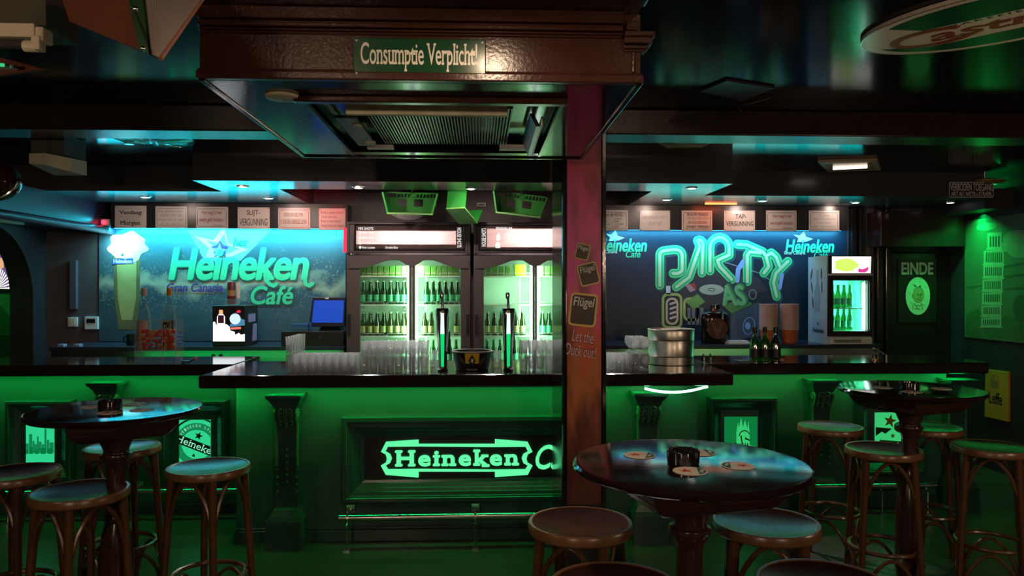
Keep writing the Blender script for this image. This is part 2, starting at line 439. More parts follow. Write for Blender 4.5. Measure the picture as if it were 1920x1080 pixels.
# bulkhead at the left end of the bar
bk = MB().box(XL, -3.38, 4.9, 6.99, 2.13, 2.36)
struct(bk.build('trim_5', M('bulkhead_paint', (.022, .022, .055), .4)), 'dark bulkhead along the left end of the bar')
struct(MB().tube([(-3.36, 4.9, 2.12), (-3.36, 6.98, 2.12)], .035, 10).build('trim_6', M('rounded_edge_paint', (.06, .07, .15), .35), smooth=True), 'rounded edge trim under the left bulkhead')
# bulkhead over the right wall mural
struct(MB().box(4.25, XR, 6.12, 6.99, 2.27, 2.44).build('trim_7', m_wall), 'dark bulkhead over the mural on the right wall')

# ================================================================== PILLAR with poster
pY0 = 3.95
pxa, pxb = XY(1054, pY0), XY(1136, pY0)
struct(MB().box(pxa, pxb, pY0, 4.5, 0, 2.5).build('pillar', m_black, bevel=.012), 'dark lacquered square pillar in front of the bar')
fp = PF(Y=pY0)
post = thing('pillar_poster', 'tall red and orange printed poster on the pillar', 'poster', (XY(1096, pY0), pY0, .4))
nt_m = bpy.data.materials.new('poster_print'); nt_m.use_nodes = True; nt = nt_m.node_tree
b = nt.nodes['Principled BSDF']; b.inputs['Roughness'].default_value = .35
tc = nd(nt, 'ShaderNodeTexCoord'); sp = nd(nt, 'ShaderNodeSeparateXYZ'); nt.links.new(tc.outputs['Generated'], sp.inputs[0])
rp = nd(nt, 'ShaderNodeValToRGB'); cr = rp.color_ramp
for p, c in ((0., (.09, .03, .02)), (.18, (.18, .05, .035)), (.33, (.52, .16, .04)), (.45, (.62, .09, .03)), (.56, (.85, .06, .33)), (.75, (.80, .05, .30)), (.88, (.5, .035, .12)), (1., (.22, .02, .03))):
    e = cr.elements.new(p) if p not in (0., 1.) else cr.elements[0 if p == 0. else -1]
    e.color = (*c, 1)
nz = nd(nt, 'ShaderNodeTexNoise'); nz.inputs['Scale'].default_value = 5; nz.inputs['Detail'].default_value = 3
mpp = nd(nt, 'ShaderNodeMapping'); mpp.inputs['Rotation'].default_value = (0, .7, 0); mpp.inputs['Scale'].default_value = (3, 1, .9)
nt.links.new(tc.outputs['Object'], mpp.inputs[0]); nt.links.new(mpp.outputs[0], nz.inputs['Vector'])
ma = nd(nt, 'ShaderNodeMath', operation='MULTIPLY_ADD'); ma.inputs[1].default_value = .34; ma.inputs[2].default_value = -.17
nt.links.new(nz.outputs['Fac'], ma.inputs[0])
ad = nd(nt, 'ShaderNodeMath', operation='ADD'); nt.links.new(sp.outputs['Z'], ad.inputs[0]); nt.links.new(ma.outputs[0], ad.inputs[1])
nt.links.new(ad.outputs[0], rp.inputs[0])
n3 = nd(nt, 'ShaderNodeTexNoise'); n3.inputs['Scale'].default_value = 3.2; nt.links.new(mpp.outputs[0], n3.inputs['Vector'])
mr = nd(nt, 'ShaderNodeMapRange'); mr.inputs[1].default_value = .48; mr.inputs[2].default_value = .7; mr.inputs[3].default_value = 1; mr.inputs[4].default_value = .3
nt.links.new(n3.outputs['Fac'], mr.inputs[0])
mm = nd(nt, 'ShaderNodeMix', data_type='RGBA', blend_type='MULTIPLY'); mm.inputs[0].default_value = 1
nt.links.new(rp.outputs[0], mm.inputs[6]); nt.links.new(mr.outputs[0], mm.inputs[7]); nt.links.new(mm.outputs[2], b.inputs['Base Color'])
r = prect(fp, 1063, 960, 1127, 272)
MB().box(r[0], r[1], pY0 - .006, pY0, .45, 2.48).build('printed_sheet', nt_m, post)
m_tagy = M('print_gold', (.85, .62, .16), .4); m_tagd = M('print_dark_brown', (.045, .025, .02), .4)
m_pink = M('print_pink', (.95, .50, .62), .4)
def badge(cx, cy, w, h, rot, parent):
    R = math.radians(rot)
    def loc(u, v, g=1.): return (cx + (u * math.cos(R) - v * math.sin(R)) * g, cy + (u * math.sin(R) + v * math.cos(R)) * g)
    def rr(wd, hh, rad):
        P = []
        for (sx, sy, a0) in ((1, 1, 0), (-1, 1, 90), (-1, -1, 180), (1, -1, 270)):
            for k in range(4):
                a = math.radians(a0 + 30 * k); P.append(loc(sx * (wd/2 - rad) + rad * math.cos(a), sy * (hh/2 - rad) + rad * math.sin(a)))
        return P
    MB().prism(rr(w, h, w * .14), fp, .006, .0085).build('gold_badge', m_tagy, parent)
    MB().prism(rr(w * .86, h * .88, w * .1), fp, .0085, .0095).build('badge_field', m_tagd, parent)
    lf = Fr(fp.p(cx, cy), fp.U * math.cos(R) + fp.V * math.sin(R), fp.V * math.cos(R) - fp.U * math.sin(R))
    text('badge_lettering', 'Flügel', m_print_white, parent, lf, (-w * .38, w * .38, h * .02, h * .38), n=.0115, bold=.012, shear=.1)
mpx = pY0 / F
for (px, py, wpx, hpx, rot) in ((1092, 472, 26, 30, -14), (1103, 514, 38, 42, 14), (1093, 581, 52, 62, -6)):
    u, v = fp.q(px, py); badge(u, v, wpx * mpx * 1.0, hpx * mpx, rot, post)
lf = Fr(fp.p(*fp.q(1090, 645)), (math.cos(-.16), 0, math.sin(-.16)), (-math.sin(-.16), 0, math.cos(-.16)))
for dn, mt_, bo in ((.0065, m_tagd, .05), (.008, m_pink, .005)):
    text('slogan', 'Let the\nDuck out!', mt_, post, lf, (-.078, .082, -.066, .070), n=dn, bold=bo, leading=.85)
# dark chrome edge strips of the pillar
MB().box(XY(1055, pY0), XY(1062, pY0), pY0 - .014, pY0, .02, 2.48).build('edge_trim', m_black, post, bevel=.003)
MB().box(XY(1128, pY0), XY(1136, pY0), pY0 - .014, pY0, .02, 2.48).build('edge_trim', m_black, post, bevel=.003)

# ================================================================== BAR FRONTS
ZT = 1.076
YC, YLS, YRS = 4.76, 5.42, 5.34           # panel planes
xc0, xc1 = XY(443, YC), XY(1307, YC)
def bar_thing(label, x0, x1, Y, ret=None):
    t = thing('bar_counter', label, 'bar', ((x0 + x1) / 2, Y, 0))
    b = MB().box(x0, x1, Y, Y + .12, 0, .995)
    if ret: b.box(x0, x0 + .06, Y + .12, ret, 0, .995); b.box(x1 - .06, x1, Y + .12, ret, 0, .995)
    b.build('front_panel', m_bar, t)
    s = MB().box(x0 - .012, x1 + .012, Y - .02, Y, 0, .075).box(x0 - .006, x1 + .006, Y - .012, Y, .075, .092)
    s.build('skirting', m_bar2, t, bevel=.004)
    return t
barc = bar_thing('raised centre bay of the bar with lit slab lettering', xc0, xc1, YC, 5.4)
barl = bar_thing('recessed left stretch of the green lit bar front', XL + .01, xc0 - .015, YLS)
xre = 3.42
barr = bar_thing('recessed right stretch of the green lit bar front', xc1 + .015, xre, YRS)
PROF = [(0, 0), (0, .085), (.006, .095), (.03, .095), (.034, .088), (.042, .088), (.046, .078), (.066, .074), (.070, .064), (.088, .055), (.092, .046), (.112, .036), (.116, .026), (.132, .02), (.136, .0)]
PROF = [(a, h * .78) for a, h in PROF]
fc = PF(Y=YC)
fpl = PF(Y=YC - .074)
r0 = prect(fpl, 640, 779, 1122, 945)
MB().frame_sweep(r0, PROF, fc).build('panel_frame', m_bar2, barc)
ri = (r0[0] + .125, r0[1] - .125, r0[2] + .125, r0[3] - .125)
MB().prism([(ri[0], ri[2]), (ri[1], ri[2]), (ri[1], ri[3]), (ri[0], ri[3])], fc, 0, .004).build('black_field', m_barblk, barc)
# lit sign: frame outline and slab lettering
sgn = thing('illuminated_sign', 'glowing green slab lettering in a banner outline on the centre bay', 'sign', (XY(870, YC), YC - .03, ZY(870, 890, YC)))
m_neon = E('lit_sign_face', (.13, 1.0, .40), 1.0)
f2 = PF(Y=YC - .004)
def banner(inset, px0=715, px1=998, yt=824, yb=893):
    i = inset
    L = [(px0 + 9 + i*.4, yt + 4 + i), (px0 + 70 - i*.0, yt + 0 + i * .4), (px0 + 70 - 0, yt + 8 + i*.35), (px1 - 70, yt + 8 + i*.35), (px1 - 70, yt - 1 + i*.4), (px1 - 9 - i*.4, yt + 4 + i),
         (px1 - i, yt + 22), (px1 - 9 - i, yt + 27), (px1 - 11 - i, yt + 35), (px1 - 9 - i, yt + 43), (px1 - i, yt + 48), (px1 - 9 - i*.4, yb - 4 - i), (px1 - 70, yb - 0 - i*.4), (px1 - 70, yb - 10 - i*.35),
         (px0 + 70, yb - 10 - i*.35), (px0 + 70, yb + 1 - i*.4), (px0 + 9 + i*.4, yb - 4 - i), (px0 + i, yt + 48), (px0 + 9 + i, yt + 43), (px0 + 11 + i, yt + 35), (px0 + 9 + i, yt + 27), (px0 + i, yt + 22)]
    return f2.qs(L)
bo, bi = banner(0), banner(6)
# thick end flags, thin long bars: inner outline is a plain rectangle with notched ends
inner_px = [(728, 836.5), (985, 836.5), (990, 846), (981, 851), (978, 859), (981, 867), (990, 872), (985, 879.5), (728, 879.5), (723, 872), (732, 867), (735, 859), (732, 851), (723, 846)]
order = []
inn = f2.qs(inner_px)
nb = MB()
def strip(mb, A, B, n0, n1):
    k = len(A); vs = [f2.p(u, v, n1) for u, v in A] + [f2.p(u, v, n1) for u, v in B] + [f2.p(u, v, n0) for u, v in A] + [f2.p(u, v, n0) for u, v in B]
    fs = []
    for i in range(k):
        j = (i + 1) % k
        fs += [(i, j, k + j, k + i), (2*k + i, i, j, 2*k + j)[::-1], (k + i, k + j, 3*k + j, 3*k + i)]
    mb.add(vs, fs)
inn_match = [inn[0], inn[0], inn[0], inn[1], inn[1], inn[1], inn[2], inn[3], inn[4], inn[5], inn[6], inn[7], inn[7], inn[7], inn[8], inn[8], inn[8], inn[9], inn[10], inn[11], inn[12], inn[13]]
xm0 = f2.q(785, 836.5)[0]; xm1 = f2.q(928, 836.5)[0]
inn_match[1] = (xm0, inn[0][1]); inn_match[2] = (xm0, inn[0][1]); inn_match[3] = (xm1, inn[1][1]); inn_match[4] = (xm1, inn[1][1])
inn_match[12] = (xm1, inn[7][1]); inn_match[13] = (xm1, inn[7][1]); inn_match[14] = (xm0, inn[8][1]); inn_match[15] = (xm0, inn[8][1])
strip(nb, bo, inn_match, 0, .02)
nb.build('banner_outline', m_neon, sgn)
ptext('slab_lettering', 'Heineken', m_neon, sgn, f2, (741, 842, 973, 876), depth=.018, n=.002, bold=.028, serif=.06, spacing=1.2)
ptext('script_lettering', 'Café', m_neon, sgn, f2, (1004, 833, 1090, 879), depth=.018, n=.002, bold=.012, shear=.35)

# pilasters
def pilaster(parent, xc, Y):
    t = bpy.data.objects.new('pilaster', None); C.objects.link(t); t.parent = parent
    t.location = Vector((xc, Y, 0)) - parent.location
    cap = MB()
    cap.box(-.105, .105, -.18, 0, .928, .945).frustum((0, -.0825), .918, .928, .098, .0825, .105, .09)
    cap.frustum((0, -.0725), .895, .918, .085, .0725, .098, .0825).frustum((0, -.062), .862, .895, .070, .062, .085, .0725)
    cap.build('capital', m_bar2, t, world=False)
    sh = MB()
    sh.frustum((0, -.040), .235, .76, .070, .040, .064, .040)
    prof = [(.862, .115), (.84, .125), (.80, .118), (.77, .095), (.74, .079)]
    for i in range(len(prof) - 1):
        (za, da), (zb, db) = prof[i], prof[i+1]
        sh.frustum((0, 0), zb, za, .066, db, .070, da)
    sh.build('shaft', m_bar2, t, world=False)
    cv = MB()
    for sx in (-1, 1):                                       # scrolls and leaf ribs
        for k in range(4):
            z0 = .855 - k * .026; d0 = -.118 + k * .010
            cv.tube([(sx * .010, d0 - .004, z0), (sx * .026, d0 - .014, z0 + .004), (sx * .042, d0 - .012, z0 - .008), (sx * .040, d0 - .006, z0 - .022), (sx * .026, d0 - .008, z0 - .024)], [.004, .0065, .007, .006, .004], 6)
        cv.tube([(sx * .006, -.125, .86), (sx * .008, -.128, .82), (sx * .006, -.105, .775), (sx * .004, -.086, .74)], .005, 6)
        cv.tube([(sx * .066, -.11, .86), (sx * .066, -.13, .835), (sx * .064, -.12, .80), (sx * .064, -.088, .76), (sx * .062, -.082, .70), (sx * .062, -.080, .5)], .008, 6)
        sp_ = [(sx * .067, -.085 + .03 * (1 - i / 14) * math.cos(i * .75), .825 + .03 * (1 - i / 14) * math.sin(i * .75)) for i in range(13)]
        cv.tube(sp_, .005, 6)
        for k in range(9): cv.sphere((sx * .060, -.081, .70 - k * .045), .008, 6, 4)
    for k in range(6): cv.sphere((0, -.082, .60 - k * .04), .007, 6, 4)
    cv.build('leaf_carving', m_carve, t, smooth=True, world=False)
    bs = MB().box(-.108, .108, -.17, 0, 0, .175).frustum((0, -.08), .175, .20, .100, .08, .094, .075).frustum((0, -.07), .20, .24, .090, .07, .074, .06)
    bs.build('plinth', m_bar2, t, world=False)
    return t
pilaster(barc, XY(531, YC - .17), YC); pilaster(barc, XY(1221, YC - .17), YC)
pilaster(barl, XY(191, YLS - .17), YLS)
pilaster(barr, XY(1551, YRS - .17), YRS); pilaster(barr, XY(1810, YRS - .17), YRS)

# picture frames with backlit prints
m_pg = E('backlit_print_green', (.04, 1, .42), .62); m_pgd = M('print_ink_dark_green', (.0, .07, .025), .5); m_pgm = E('backlit_print_mid', (.01, .42, .15), .5)
m_pgl = E('backlit_print_pale', (.35, 1, .65), .8); m_pgdim = E('backlit_print_dim', (.0, .22, .05), .8); m_pgdl = E('backlit_print_soft', (.05, .75, .22), .7)
SPROF = [(0, 0), (0, .085), (.005, .095), (.022, .095), (.026, .086), (.034, .084), (.045, .068), (.060, .052), (.075, .036), (.090, .026), (.098, .014)]
def picture(parent, Y, outer, inner, base):
    fo = PF(Y=Y - .09); fi = PF(Y=Y)
    fr0 = bpy.data.objects.new('picture_frame', None); C.objects.link(fr0); fr0.parent = parent
    fr0.location = Vector((fo.q(outer[0], outer[3])[0], Y, fo.q(outer[0], outer[3])[1])) - parent.location
    MB().frame_sweep(prect(fo, *outer), SPROF, fi).build('moulding', m_bar2, fr0)
    rr = prect(fi, *inner)
    MB().prism([(rr[0], rr[2]), (rr[1], rr[2]), (rr[1], rr[3]), (rr[0], rr[3])], fi, 0, .004).build('backlit_print', base, fr0)
    return fr0, fi, rr
class SubP:          # several flat inks joined per print
    pass
# skyline
fr0, fi, rr = picture(barl, YLS, (9, 902, 131, 752)[:1] + (752, 131, 902), (38, 787, 102, 867), m_pg)
def U(rr, a, b): return (rr[0] + (rr[1] - rr[0]) * a, rr[2] + (rr[3] - rr[2]) * b)
sk = MB(); rnd = random.Random(3)
for (a, wd, h) in ((0, .10, .42), (.11, .05, .64), (.16, .10, .44), (.27, .09, .66), (.37, .06, .50), (.43, .08, .42), (.50, .05, .60), (.55, .08, .48), (.64, .07, .42), (.72, .06, .76), (.79, .07, .52), (.87, .12, .46)):
    p0, p1 = U(rr, a, .22), U(rr, min(.995, a + wd), h)
    sk.prism([p0, (p1[0], p0[1]), p1, ((p0[0] + p1[0]) / 2, p1[1] + (.022 if h > .7 else .004)), (p0[0], p1[1])], fi, .004, .0055)
sk.build('skyline_print', m_pgm, fr0)
sk2 = MB()
for (a, wd, h) in ((.14, .11, .30), (.28, .10, .36), (.44, .12, .28), (.62, .14, .34), (.82, .14, .33)):
    p0, p1 = U(rr, a, .2), U(rr, a + wd, h); sk2.prism([p0, (p1[0], p0[1]), p1, (p0[0], p1[1])], fi, .0055, .007)
for k in range(14):
    p0 = U(rr, .03 + .065 * k, .24 + .02 * (k % 3)); sk2.prism([p0, (p0[0] + .006, p0[1]), (p0[0] + .006, p0[1] + .02), (p0[0], p0[1] + .02)], fi, .007, .008)
sk2.build('lit_buildings_print', m_pgdim, fr0)
# round lager label, tilted
fr0, fi, rr = picture(barl, YLS, (301, 752, 423, 902), (329, 787, 395, 867), m_pg)
tl = math.radians(-22); cu, cv_ = U(rr, .62, .42); W = rr[1] - rr[0]; H = rr[3] - rr[2]
lfr = Fr(fi.p(cu, cv_), fi.U * math.cos(tl) + fi.V * math.sin(tl), fi.V * math.cos(tl) - fi.U * math.sin(tl))
def clipband(mb, pts): pass
def clip_rect(poly, rc):
    def cl(P, ins, inter):
        o = []
        for i in range(len(P)):
            a, b2 = P[i - 1], P[i]
            if ins(b2):
                if not ins(a): o.append(inter(a, b2))
                o.append(b2)
            elif ins(a): o.append(inter(a, b2))
        return o
    def at(ax, val): return lambda a, b2: tuple(a[i] + (b2[i] - a[i]) * ((val - a[ax]) / (b2[ax] - a[ax])) for i in (0, 1))
    P = poly
    for ax, val, sg in ((0, rc[0], 1), (0, rc[1], -1), (1, rc[2], 1), (1, rc[3], -1)):
        if len(P) < 3: return []
        P = cl(P, (lambda q, ax=ax, val=val, sg=sg: (q[ax] - val) * sg >= 0), at(ax, val))
    return P
def to_plane(lfr, fr, u, v):
    p = lfr.p(u, v); d = p - fr.O; return (d.dot(fr.U), d.dot(fr.V))
def clipped(mb, polys, lfr, fr, rc, n):
    for P in polys:
        Q = clip_rect([to_plane(lfr, fr, *q) for q in P], rc)
        if len(Q) > 2: mb.add([fr.p(u, v, n) for u, v in Q], [tuple(range(len(Q)))])
def ringpolys(ru, rv, w, seg=36, a0=0., a1=2*PI):
    o = []
    for k in range(seg):
        a, b2 = a0 + (a1-a0) * k / seg, a0 + (a1-a0) * (k + 1) / seg
        o.append([(ru*math.cos(a), rv*math.sin(a)), (ru*math.cos(b2), rv*math.sin(b2)), ((ru-w)*math.cos(b2), (rv-w)*math.sin(b2)), ((ru-w)*math.cos(a), (rv-w)*math.sin(a))])
    return o
def glyphpolys(s, rect, **k):
    k.pop('bold', None); vs, fs = text_mesh(s, **k); xs = [v[0] for v in vs]; ys = [v[1] for v in vs]
    u0, u1, v0, v1 = rect; sx = (u1-u0)/(max(xs)-min(xs)); sy = (v1-v0)/(max(ys)-min(ys))
    return [[(u0 + (vs[i][0]-min(xs))*sx, v0 + (vs[i][1]-min(ys))*sy) for i in f] for f in fs]
lb = MB()
clipped(lb, ringpolys(W*.78, W*.78, W*.05), lfr, fi, rr, .0055)
lr_ = MB(); clipped(lr_, ringpolys(W*.64, W*.62, W*.20), lfr, fi, rr, .0053); lr_.build('label_ring_print', m_pgm, fr0)
clipped(lb, [[(-W*.8, -W*.17), (W*.8, -W*.17), (W*.8, W*.09), (-W*.8, W*.09)]], lfr, fi, rr, .006)
clipped(lb, [star(-W*.05, W*.25, W*.13)], lfr, fi, rr, .0062)
clipped(lb, [[(-W*.02, -W*.36), (W*.08, -W*.36), (W*.03, -W*.26)]], lfr, fi, rr, .0062)
lb.build('label_print', m_pgd, fr0)
lt = MB()
clipped(lt, glyphpolys('Heineken', (-W*.62, W*.62, -W*.14, W*.07), bold=.03, serif=.04), lfr, fi, rr, .0075)
for i, ch in enumerate('HEINEKEN LAGER BEER'):
    if ch == ' ': continue
    a = math.radians(168 - i * 9.2); rad = W * .545
    g = glyphpolys(ch, (-W*.022, W*.022, -W*.04, W*.04), bold=.03)
    ca, sa = math.cos(a - PI/2), math.sin(a - PI/2)
    clipped(lt, [[(rad*math.cos(a) + x*ca - y*sa, rad*math.sin(a) + x*sa + y*ca) for x, y in P] for P in g], lfr, fi, rr, .0075)
lt.build('label_lettering', m_pgl, fr0)['kind'] = 'stuff'
# castle towers print
fr0, fi, rr = picture(barr, YRS, (1332, 746, 1458, 896), (1358, 781, 1420, 861), m_pgdim)
ct = MB(); W = rr[1]-rr[0]; H = rr[3]-rr[2]
for (a, b2, h, sp_) in ((.36, .46, .66, .86), (.44, .56, .74, .98), (.54, .70, .70, .92), (.68, .76, .62, .90)):
    p0, p1 = U(rr, a, .12), U(rr, b2, h); tp = U(rr, (a+b2)/2, sp_)
    ct.prism([p0, (p1[0], p0[1]), p1, tp, (p0[0], p1[1])], fi, .004, .0055)
ct.prism([U(rr, .02, .02), U(rr, .98, .02), U(rr, .98, .26), U(rr, .7, .36), U(rr, .40, .2), U(rr, .2, .26), U(rr, .02, .2)], fi, .004, .005)
ct.build('towers_print', m_pgdl, fr0)
ck = MB()
ck.ring(*U(rr, .60, .55), W*.17, W*.17, W*.03, fi, .0065, a0=.3, a1=3.2)
for pts in ([(.12, .12), (.34, .40), (.38, .36), (.2, .10)], [(.56, .30), (.80, .18), (.96, .10), (.96, .06), (.78, .12), (.54, .24)], [(.48, .55), (.52, .35), (.55, .36), (.52, .56)], [(.62, .52), (.76, .46), (.76, .43), (.62, .47)]):
    ck.prism([U(rr, *q) for q in pts], fi, .0055, .0065)
for k in range(5): ck.prism([U(rr, .40+.07*k, .30), U(rr, .43+.07*k, .30), U(rr, .43+.07*k, .36), U(rr, .415+.07*k, .39), U(rr, .40+.07*k, .36)], fi, .0055, .0065)
ck.build('towers_line_print', m_pgd, fr0)
# glass and star print behind the right table
fr0, fi, rr = picture(barr, YRS, (1612, 741, 1738, 891), (1640, 773, 1704, 853), m_pgdl)
gp = MB()
gp.prism(star(*U(rr, .44, .80), (rr[1]-rr[0])*.2, rot=.2), fi, .004, .0055); gp.prism(star(*U(rr, .52, .45), (rr[1]-rr[0])*.08), fi, .004, .0055)
gp.build('star_print', M('print_ink_olive', (.25, .22, .02), .5), fr0)
g2 = MB(); g2.prism([U(rr, .14, .16), U(rr, .96, .08), U(rr, .96, .30), U(rr, .14, .36)], fi, .004, .0055); g2.prism([U(rr, .02, .45), U(rr, .2, .55), U(rr, .3, .5), U(rr, .5, .62), U(rr, .02, .66)], fi, .004, .0052)
g2.build('badge_print', m_pgd, fr0)
text('badge_lettering', 'Heineken', m_pgl, fr0, fi, (*(U(rr, .17, 0)[0], U(rr, .93, 0)[0]), U(rr, 0, .17)[1], U(rr, 0, .29)[1]), n=.0065, bold=.02)

# worktops, each with its LED tape underneath
def worktop(label, poly, x0, x1, ystrip):
    t = thing('bar_worktop', label, 'worktop', (sum(p[0] for p in poly) / len(poly), sum(p[1] for p in poly) / len(poly), 1.0))
    fz = Fr((0, 0, 0), (1, 0, 0), (0, 1, 0))
    MB().prism(poly, fz, .998, ZT).build('slab', m_top, t, bevel=.012)
    MB().box(x0, x1, ystrip - .006, ystrip + .006, .9905, .998).build('led_tape', m_ledg, t)
    return t
xw0, xw1 = XY(371, 4.53), XY(1376, 4.53)
worktop('dark lacquered worktop of the raised centre bay', [(xw0, 4.53), (xw1, 4.53), (xw1, 5.42), (xw0, 5.42)], xc0, xc1, 4.65)
worktop('dark lacquered worktop left of the centre bay', [(XL + .01, 5.2), (xw0 - .004, 5.2), (xw0 - .004, 5.82), (XL + .01, 5.82)], XL + .1, xc0 - .1, 5.31)
xr1 = XY(1862, 5.1)
worktop('dark lacquered worktop right of the centre bay', [(xw1 + .004, 5.1), (xr1 - .03, 5.1), (xr1, 5.16), (xr1 - .02, 5.72), (xw1 + .004, 5.72)], xc1 + .1, xre - .1, 5.23)

# foot rails
def rail(label, x0, x1, Y, brs):
    t = thing('foot_rail', label, 'foot rail', ((x0+x1)/2, Y, 0))
    MB().tube([(x0, Y, .19), (x1, Y, .19)], .021, 12).build('rail_tube', m_steel, t, smooth=True)
    for x in brs:
        b2 = MB().tube([(x, Y - .03, .008), (x, Y - .03, .15), (x, Y - .01, .168)], .006, 8).box(x - .02, x + .02, Y - .055, Y - .005, 0, .008)
        b2.tube([(x, Y, .19), (x, Y + .10, .215)], .007, 8).tube([(x - .006, Y, .19), (x + .006, Y, .19)], .025, 12).box(x - .025, x + .025, Y + .098, Y + .104, .19, .24)
        b2.build('rail_bracket', m_steel, t)
rail('steel foot rail along the centre bay of the bar', XY(636, 4.62), XY(1160, 4.62), 4.62, (XY(652, 4.62), XY(891, 4.62)))
rail('steel foot rail along the left stretch of the bar', XL + .05, xc0 - .03, 5.27, (XY(250, 5.27), XY(20, 5.27)))
rail('steel foot rail along the right stretch of the bar', XY(1526, 5.2), XY(1755, 5.2), 5.2, (XY(1650, 5.2), XY(1735, 5.2)))
# loose drooping LED tape under the centre worktop
lp = []
for i in range(15):
    t_ = i / 14; px = 1209 + 118 * t_; py = 724 + 11.5 * (1 - (2 * t_ - .88) ** 2 / 1.25)
    x, z = PY(px, py, 4.56); lp.append((x, 4.56, min(z, .99)))
tag(MB().tube(lp, .0075, 8).build('loose_led_tape', m_ledw, smooth=True), 'bright drooping LED tape hanging loose under the worktop edge', 'led strip')

# ================================================================== MURALS
def mural_mat(name, deep, mid, spl, seed):
    m = bpy.data.materials.new(name); m.use_nodes = True; nt = m.node_tree; b = nt.nodes['Principled BSDF']; b.inputs['Roughness'].default_value = .38
    tc = nd(nt, 'ShaderNodeTexCoord')
    n1 = nd(nt, 'ShaderNodeTexNoise'); n1.inputs['Scale'].default_value = 1.6; n1.inputs['Detail'].default_value = 3
    mp = nd(nt, 'ShaderNodeMapping'); mp.inputs['Location'].default_value = (seed, 0, 0); mp.inputs['Rotation'].default_value = (0, .5, 0); mp.inputs['Scale'].default_value = (.6, 1, 2)
    nt.links.new(tc.outputs['Object'], mp.inputs[0]); nt.links.new(mp.outputs[0], n1.inputs['Vector'])
    mx = nd(nt, 'ShaderNodeMix', data_type='RGBA'); mx.inputs[6].default_value = (*deep, 1); mx.inputs[7].default_value = (*mid, 1)
    nt.links.new(n1.outputs['Fac'], mx.inputs[0])
    last = mx.outputs[2]
    if spl:
        v = nd(nt, 'ShaderNodeTexVoronoi'); v.inputs['Scale'].default_value = 42; nt.links.new(tc.outputs['Object'], v.inputs['Vector'])
        n2 = nd(nt, 'ShaderNodeTexNoise'); n2.inputs['Scale'].default_value = 3.4; n2.inputs['Detail'].default_value = 5; nt.links.new(tc.outputs['Object'], n2.inputs['Vector'])
        sp = nd(nt, 'ShaderNodeSeparateXYZ'); nt.links.new(tc.outputs['Generated'], sp.inputs[0])
        # splash: a band across the middle height, with loose drops
        ab = nd(nt, 'ShaderNodeMath', operation='SUBTRACT'); nt.links.new(sp.outputs['Z'], ab.inputs[0]); ab.inputs[1].default_value = .47
        n3 = nd(nt, 'ShaderNodeMath', operation='MULTIPLY_ADD'); nt.links.new(n2.outputs['Fac'], n3.inputs[0]); n3.inputs[1].default_value = .55; n3.inputs[2].default_value = -.27
        sm = nd(nt, 'ShaderNodeMath', operation='ADD'); nt.links.new(ab.outputs[0], sm.inputs[0]); nt.links.new(n3.outputs[0], sm.inputs[1])
        aa = nd(nt, 'ShaderNodeMath', operation='ABSOLUTE'); nt.links.new(sm.outputs[0], aa.inputs[0])
        band = nd(nt, 'ShaderNodeMapRange'); band.inputs[1].default_value = .10; band.inputs[2].default_value = .0; nt.links.new(aa.outputs[0], band.inputs[0])
        dr = nd(nt, 'ShaderNodeMapRange'); dr.inputs[1].default_value = .35; dr.inputs[2].default_value = .12; nt.links.new(v.outputs['Distance'], dr.inputs[0])
        band2 = nd(nt, 'ShaderNodeMapRange'); band2.inputs[1].default_value = .32; band2.inputs[2].default_value = .05; nt.links.new(aa.outputs[0], band2.inputs[0])
        dm = nd(nt, 'ShaderNodeMath', operation='MULTIPLY'); nt.links.new(dr.outputs[0], dm.inputs[0]); nt.links.new(band2.outputs[0], dm.inputs[1])
        mxx = nd(nt, 'ShaderNodeMath', operation='MAXIMUM'); nt.links.new(dm.outputs[0], mxx.inputs[0]); nt.links.new(band.outputs[0], mxx.inputs[1])
        sc2 = nd(nt, 'ShaderNodeMath', operation='MULTIPLY'); nt.links.new(mxx.outputs[0], sc2.inputs[0]); sc2.inputs[1].default_value = .8
        m3 = nd(nt, 'ShaderNodeMix', data_type='RGBA'); nt.links.new(sc2.outputs[0], m3.inputs[0]); nt.links.new(last, m3.inputs[6]); m3.inputs[7].default_value = (*spl, 1)
        last = m3.outputs[2]
    nt.links.new(last, b.inputs['Base Color']); return m
YM = 6.985
fm = PF(Y=YM)
def mural(name, label, box, mat, Yp=YM):
    r_ = prect(fm, *box)
    t = thing(name, label, 'mural', ((r_[0]+r_[1])/2, YM, r_[2]))
    MB().box(r_[0], r_[1], YM, 7.0, r_[2], r_[3] + .06).build('printed_panel', mat, t)
    return t, r_
mu, _ = mural('wall_mural', 'cyan lit mural with green lettering and a beer glass, left of the fridges', (186, 426, 648, 640), mural_mat('mural_print_left', (.020, .055, .075), (.085, .18, .21), (.50, .55, .36), 0.))
m_hk = M('mural_letter_green', (.08, .74, .34), .4); m_hksh = M('mural_letter_shade', (.02, .13, .10), .4); m_purple = M('mural_purple', (.10, .05, .28), .4)
m_gl1 = M('mural_beer', (.40, .42, .15), .4, noise=(6, .4)); m_gl2 = M('mural_foam', (.80, .86, .82), .4, noise=(8, .15)); m_gl3 = M('mural_beer_dark', (.16, .17, .07), .4, noise=(6, .4))
m_beam = M('mural_light_beam', (.22, .42, .46), .4)
ppoly('beam_print', m_beam, mu, fm, [(345, 420), (520, 420), (440, 500), (390, 500)], .0, .001)
ppoly('glass_print', m_gl3, mu, fm, [(213, 478), (263, 470), (262, 560), (254, 618), (222, 618), (214, 560)], 0, .0012)
ppoly('beer_print', m_gl1, mu, fm, [(219, 490), (256, 486), (255, 560), (248, 600), (228, 600), (221, 560)], .0012, .002)
fo_ = [(206 + 34 + 36 * math.cos(a) * (1 + .12 * math.sin(7 * a)), 462 + 27 * math.sin(a) * (1 + .15 * math.cos(5 * a))) for a in [2 * PI * i / 40 for i in range(40)]]
